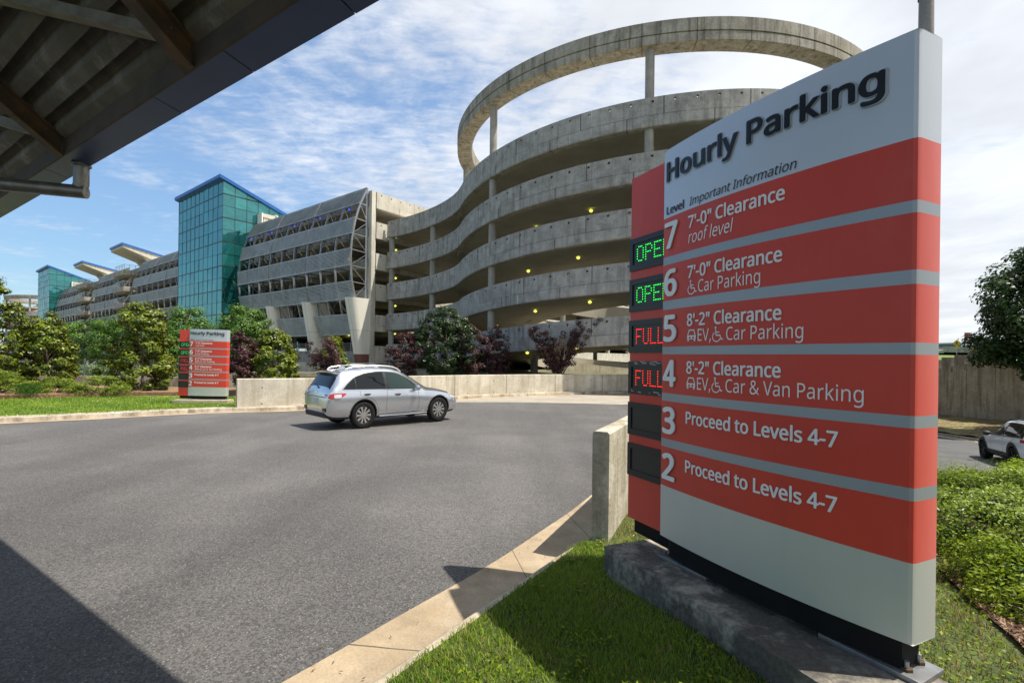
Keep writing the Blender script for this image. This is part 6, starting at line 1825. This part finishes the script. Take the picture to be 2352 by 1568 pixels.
def white_suv():
    paint = mat('white_paint', (0.72, 0.73, 0.74), .3, coat=.8)
    root = thing('suv', 'white suv with black wheel arches on the lower road at the right edge', 'car', (18.30, 16.42, -3.665), R(61.8)); root.rotation_euler = (0, R(3.2), R(61.8))
    tab = {-.98: (.42, .62, .70, .55, .66, .62, .5), -.95: (.36, .9, 1.0, .70, .82, .79, .66), -.86: (.31, 1.06, 1.25, .78, .9, .85, .68), -.70: (.29, 1.09, 1.53, .82, .925, .87, .66), -.5: (.28, 1.09, 1.64, .84, .93, .88, .66), 0: (.27, 1.07, 1.68, .85, .93, .885, .66), .6: (.26, 1.045, 1.695, .85, .93, .885, .655),
           1.1: (.26, 1.03, 1.67, .85, .93, .885, .645), 1.45: (.26, 1.02, 1.58, .85, .93, .885, .63), 1.8: (.26, 1.01, 1.39, .85, .93, .88, .64), 2.1: (.26, 1.0, 1.19, .85, .93, .875, .68), 2.3: (.26, .99, 1.09, .85, .93, .87, .71), 2.6: (.26, .96, 1.05, .85, .93, .86, .72), 3.0: (.26, .90, 1.0, .83, .92, .84, .69),
           3.3: (.27, .83, .93, .77, .88, .79, .6), 3.48: (.28, .74, .84, .66, .8, .7, .5), 3.58: (.32, .6, .7, .52, .66, .56, .4)}
    L = Loft(tab); rw = .37
    car_body(root, L, (0, 2.69), rw, paint, clad_m, -.98, 3.58, clad_j=2.5, arch=1.14)
    wl = lambda x: 1.10 - .018 * x
    wt = pchip([-.75, -.5, 0, .6, 1.0, 1.3, 1.65, 1.98], [1.36, 1.52, 1.57, 1.575, 1.55, 1.48, 1.30, 1.10])
    for s in (-1, 1):
        m = MB(); side_patch(m, L, np.linspace(-.72, 1.95, 36), lambda x: wl(x) - .02, lambda x: max(wl(x) - .01, wt(x) + .01), s, .004); m.build('window_frame', black_gloss, root, local=True)
        for xa, xb in ((-.62, -.28), (-.20, .74), (.84, 1.84)):
            m = MB(); side_patch(m, L, np.linspace(xa, xb, 20), lambda x: wl(x) + .006, lambda x: max(wl(x) + .01, wt(x) - .015), s, .008, 8); m.build('side_window', carglass if xb < .8 else carglass2, root, local=True, smooth=True)
        m = MB()
        for pts in ([(.79, .42), (.79, 1.06)], [(1.88, .42), (1.92, .6), (1.88, 1.0)], [(-.1, 1.04), (.30, .84), (.46, .62), (.50, .42)]): side_line(m, L, pts, .010, s)
        m.build('door_gap', seam_m, root, local=True)
        for hx, hzz in ((.12, .98), (1.14, .95)):
            m = MB(); p = L.at(hx, hzz, 0); m.tube([(hx - .1, s * (p.y + .01), hzz), (hx, s * (p.y + .035), hzz), (hx + .1, s * (p.y + .01), hzz)], .014, 6); m.build('door_handle', paint, root, local=True, smooth=True)
        for ax in (0, 2.69):
            arch_lip(root, L, ax, rw, s, .42, .53, clad_m, o=.012, zc=.01, a0=-22, a1=202); wheel(root, ax, s * .80, rw, .235, 5, rim_dark, rim_dark)
        m = MB(); side_line(m, L, [(.45, .44), (2.2, .44)], .12, s, .008); m.build('sill_cladding', clad_m, root, local=True)
        m = MB(); P = [L.S(x, 10.0) + Vector((0, 0, dz)) for x, dz in ((-.55, .0), (-.45, .05), (.4, .06), (1.15, .05), (1.28, .0))]; m.tube([(p.x, p.y * s, p.z) for p in P], .024, 8); m.build('roof_rail', clad_m, root, local=True, smooth=True)
        mm = mirror_mesh(root, 1.84, .92, 1.10, s, clad_m)
        m = MB(); m.box((1.86, s * 1.06 - .06, 1.10), (1.905, s * 1.06 + .06, 1.125)); m.build('indicator', amber, mm, local=True)
        m = MB(); side_patch(m, L, np.linspace(3.05, 3.42, 8), lambda x: .80 - .15 * (x - 3.05), lambda x: .87 - .17 * (x - 3.05), s, .006, 3); m.build('headlamp', lamp_clear, root, local=True, smooth=True)
        m = MB(); side_patch(m, L, np.linspace(-.93, -.62, 8), lambda x: .95, lambda x: 1.06, s, .01, 3); m.build('tail_lamp', lamp_red, root, local=True, smooth=True)
    m = MB(); top_patch(m, L, np.linspace(1.46, 2.26, 12), lambda x: 9.25, .006); m.build('windscreen', carglass2, root, local=True, smooth=True)
    m = MB(); top_patch(m, L, np.linspace(-.88, -.72, 8), lambda x: 9.1, .006); m.build('rear_window', carglass, root, local=True, smooth=True)
    m = MB(); top_patch(m, L, np.linspace(-.4, 1.3, 8), lambda x: 10.3, .006); m.build('roof_panel', black_gloss, root, local=True, smooth=True)
    return root


def utility_truck():
    root = thing('utility_truck', 'white utility truck with red beacon half hidden behind the hedge', 'truck', (-52.0, 59.6, -2.95), R(196))
    w = mat('truck_white', (.68, .69, .70), .45)
    m = MB(); prof_ = [(2.4, .5), (2.5, 1.0), (2.35, 1.25), (1.5, 1.4), (1.0, 2.05), (-.1, 2.1), (-.2, .5)]
    m.strip([[(x, -1.0, z) for x, z in prof_], [(x, 1.0, z) for x, z in prof_]], closed=True); m.add([(x, -1.0, z) for x, z in prof_], [list(range(7))]); m.add([(x, 1.0, z) for x, z in prof_], [list(range(7))[::-1]]); m.build('cab', w, root, local=True, bevel=.05)
    for s in (-1, 1):
        m = MB(); m.add([(1.35, s * 1.005, 1.42), (.98, s * 1.005, 1.98), (.1, s * 1.005, 2.0), (.1, s * 1.005, 1.42)], [(0, 1, 2, 3)]); m.build('side_window', carglass, root, local=True)
        m = MB(); m.box((-3.0, s * 1.0 - .2, .6), (-.25, s * 1.0 + .15, 1.45)); 
        for k in range(4): m.box((-2.95 + k * .68, s * 1.16 - .005, .68), (-2.33 + k * .68, s * 1.16 + .01, 1.38))
        m.build('side_locker', w, root, local=True)
        for x in (1.7, -1.9):
            m = MB(); n = 20; m.strip([[(x + r * math.cos(6.283 * k / n), s * yy, .4 + r * math.sin(6.283 * k / n)) for k in range(n)] for r, yy in ((.2, .85), (.4, .85), (.4, 1.08), (.22, 1.1), (.01, 1.06))], closed=True); m.build('wheel', clad_m, root, local=True, smooth=True)
    m = MB(); m.box((-3.1, -.85, .6), (-.2, .85, 1.0)); m.build('bed', w, root, local=True)
    m = MB(); m.box((.3, -.6, 2.1), (.6, .6, 2.24)); m.build('beacon_bar', lamp_red, root, local=True)
    m = MB()
    for x in (-2.8, -.5):
        for y in (-.9, .9): m.bar((x, y, 1.4), (x, y, 2.3), .06)
    for y in (-.9, .9): m.bar((-3.0, y, 2.3), (.6, y, 2.3), .07)
    m.build('ladder_rack', w, root, local=True)
    m = MB(); m.bar((-2.7, .3, 1.3), (-.6, .3, 2.0), .22); m.build('boom', w, root, local=True)


silver_suv(); white_suv(); utility_truck()


# ================================================================== FAR RIGHT
def far_right():
    for lab, x, y, h0, kind in (('yellow diamond pedestrian crossing sign on the far hill', 64.4, 70.0, 1.35, 'walk'), ('yellow diamond turn arrow sign partly behind the sycamore', 61.2, 64.0, .75, 'turn')):
        z = hill_z(x, y); cz = (.0404 if kind == 'walk' else .0338) * y
        g = thing('road_sign', lab, 'sign', (x, y, z), R(-40), 'yellow diamond road signs')
        yl = mat('sign_yellow', (.62, .36, .015), .5); m = MB(); m.tube([(0, 0, -1.2), (0, 0, cz - z + .3)], .035, 8); m.build('post', steel_grey, g, local=True)
        c = cz - z; s = .49; e = -.05
        m = MB(); m.add([(0, e, c - s), (s, e, c), (0, e, c + s), (-s, e, c)] + [(0, e + .03, c - s), (s, e + .03, c), (0, e + .03, c + s), (-s, e + .03, c)], [(0, 1, 2, 3), (7, 6, 5, 4), (0, 4, 5, 1), (1, 5, 6, 2), (2, 6, 7, 3), (3, 7, 4, 0)]); fc = m.build('sign_plate', yl, g, local=True)
        m = MB()
        def st(pts, w):
            V, F = stroke([(a * .75, b * .75) for a, b in pts], w * .75); m.add([(a, e - .006, c + b) for a, b in V], F)
        if kind == 'walk':
            V, F = disc(.0, .25, .056); m.add([(a, e - .006, c + b) for a, b in V], F)
            st([(0, .24), (0, -.02)], .13); st([(0, .0), (.16, -.36)], .08); st([(0, .0), (-.17, -.34)], .08); st([(0, .2), (.17, .02)], .06); st([(0, .2), (-.17, .04)], .06)
        else:
            st([(.22, -.28), (.22, .06), (-.22, .06)], .13); V = [(-.32, .045), (-.15, .18), (-.15, -.09)]; m.add([(a, e - .006, c + b) for a, b in V], [(0, 1, 2)])
        m.build('symbol', letter_k, fc, local=True)
        if kind == 'walk': m = MB(); m.box((-.28, e - .005, c - .78), (.28, e + .02, c - .56)); m.build('sub_plate', yl, g, local=True)
    # grey parapet along the upper road
    mb = MB(); pts = [(55, 75), (66, 74), (74, 68), (90, 66)]
    for p, q in zip(pts, pts[1:]): mb.bar((p[0], p[1], 2.0), (q[0], q[1], 1.85), .3, .85)
    o = mb.build('parapet_wall', conc_plain); tag(o, 'grey parapet along the upper road on the far hill', 'wall')
    mb = MB(); mb.quad((50, 70.5, hill_z(50, 70) + .35), (54.5, 70, hill_z(54, 70) + .35), (66, 73.5, 1.9), (58, 73.6, 1.75)); tag(mb.build('path', conc_light), kind='structure')
    mb = MB(); mb.quad((50, 76, 1.98), (110, 68, 1.98), (160, 120, 2.4), (90, 140, 2.4)); tag(mb.build('road', asphalt_far), kind='structure')
    # cars on the upper road
    def mini(lab, x, y, z, rz, paint):
        g = thing('far_car', lab, 'car', (x, y, z), rz, 'cars on the upper road')
        tab = {-2.2: (.35, .6, .7, .6, .7, .65, .5), -2.0: (.28, .86, .98, .8, .86, .8, .66), -1.5: (.26, .92, 1.08, .84, .9, .84, .62), -.9: (.25, .93, 1.36, .85, .9, .84, .58), 0: (.25, .92, 1.45, .85, .9, .84, .58), .6: (.25, .9, 1.36, .85, .9, .84, .58), 1.2: (.25, .86, 1.0, .85, .9, .84, .66), 1.9: (.26, .74, .86, .8, .86, .78, .6), 2.25: (.32, .52, .6, .6, .68, .6, .45)}
        L = Loft(tab); car_body(g, L, (-1.35, 1.4), .33, paint, clad_m, -2.2, 2.25, nst=30)
        wt = pchip([-1.4, -.9, 0, .6, 1.1], [1.0, 1.27, 1.36, 1.27, .98])
        for s in (-1, 1):
            m = MB(); side_patch(m, L, np.linspace(-1.35, 1.05, 18), lambda x: .95, lambda x: max(.955, wt(x)), s, .006, 4); m.build('side_window', carglass, g, local=True)
            m = MB(); side_patch(m, L, np.linspace(-2.1, -1.85, 4), lambda x: .70, lambda x: .84, s, .01, 2); m.build('tail_lamp', lamp_red, g, local=True)
            for ax in (-1.35, 1.4): wheel(g, ax, s * .78, .33, .2, 5, rim_sil, rim_dark, False)
        m = MB(); top_patch(m, L, np.linspace(.66, 1.18, 6), lambda x: 9.2, .006, 6); m.build('windscreen', carglass, g, local=True)
        m = MB(); top_patch(m, L, np.linspace(-1.45, -.95, 6), lambda x: 9.2, .006, 6); m.build('rear_window', carglass, g, local=True)
    mini('white sedan behind the pedestrian sign on the upper road', 69.8, 72.5, 2.0, R(80), mat('white_paint', (.7, .7, .7), .3))
    mini('pale silver car leftmost of the far cars, next to the near sign edge', 62.3, 78.0, 2.05, R(60), mat('pale_silver', (.6, .62, .64), .3, metal=.4))
    mini('white car with red tail lamp between the far cars', 65.2, 79.5, 2.05, R(60), mat('white_paint', (.7, .7, .7), .3))
    g = thing('terminal_building', 'long low grey glazed building on the far horizon behind the signs', 'building', (120, 120, 2))
    m = MB(); m.box((109.5, 118, 0), (150, 130, 4.6)); m.build('walls', mat('far_grey', (.20, .24, .27), .6), g)
    m = MB()
    for k in range(14): m.box((110 + k * 2.8, 117.9, 2.5), (112.2 + k * 2.8, 117.99, 4.2))
    m.build('window_band', mat('far_glass', (.06, .10, .12), .2), g)
    m = MB(); m.box((109, 117.5, 4.6), (150.5, 130.5, 4.95)); m.build('roof', mat('far_roof', (.42, .43, .44), .6), g)
    g = thing('lattice_frame', 'small dark lattice frame standing on the far hill', 'frame', (70, 80, 2)); m = MB()
    for dx in (0, 1.1): m.bar((66.9 + dx, 78, 1.8), (66.9 + dx, 78, 4.2), .09)
    for z in (2.4, 3.3, 4.2): m.bar((66.9, 78, z), (68, 78, z), .08)
    m.bar((66.9, 78, 2.4), (68, 78, 3.3), .06); m.bar((66.9, 78, 3.3), (68, 78, 4.2), .06); m.build('frame_bars', steel_post, g)
    g = thing('stop_sign', 'tiny dark red square sign on a pole behind the diamond signs', 'sign', (74, 78, 2)); m = MB(); m.tube([(75.2, 80, 1.5), (75.2, 80, 4.6)], .05, 6); m.build('post', steel_post, g)
    m = MB(); m.box((74.8, 79.9, 4.1), (75.7, 79.96, 5.0)); m.build('plate', mat('dull_red', (.25, .03, .02), .6), g)


far_right()
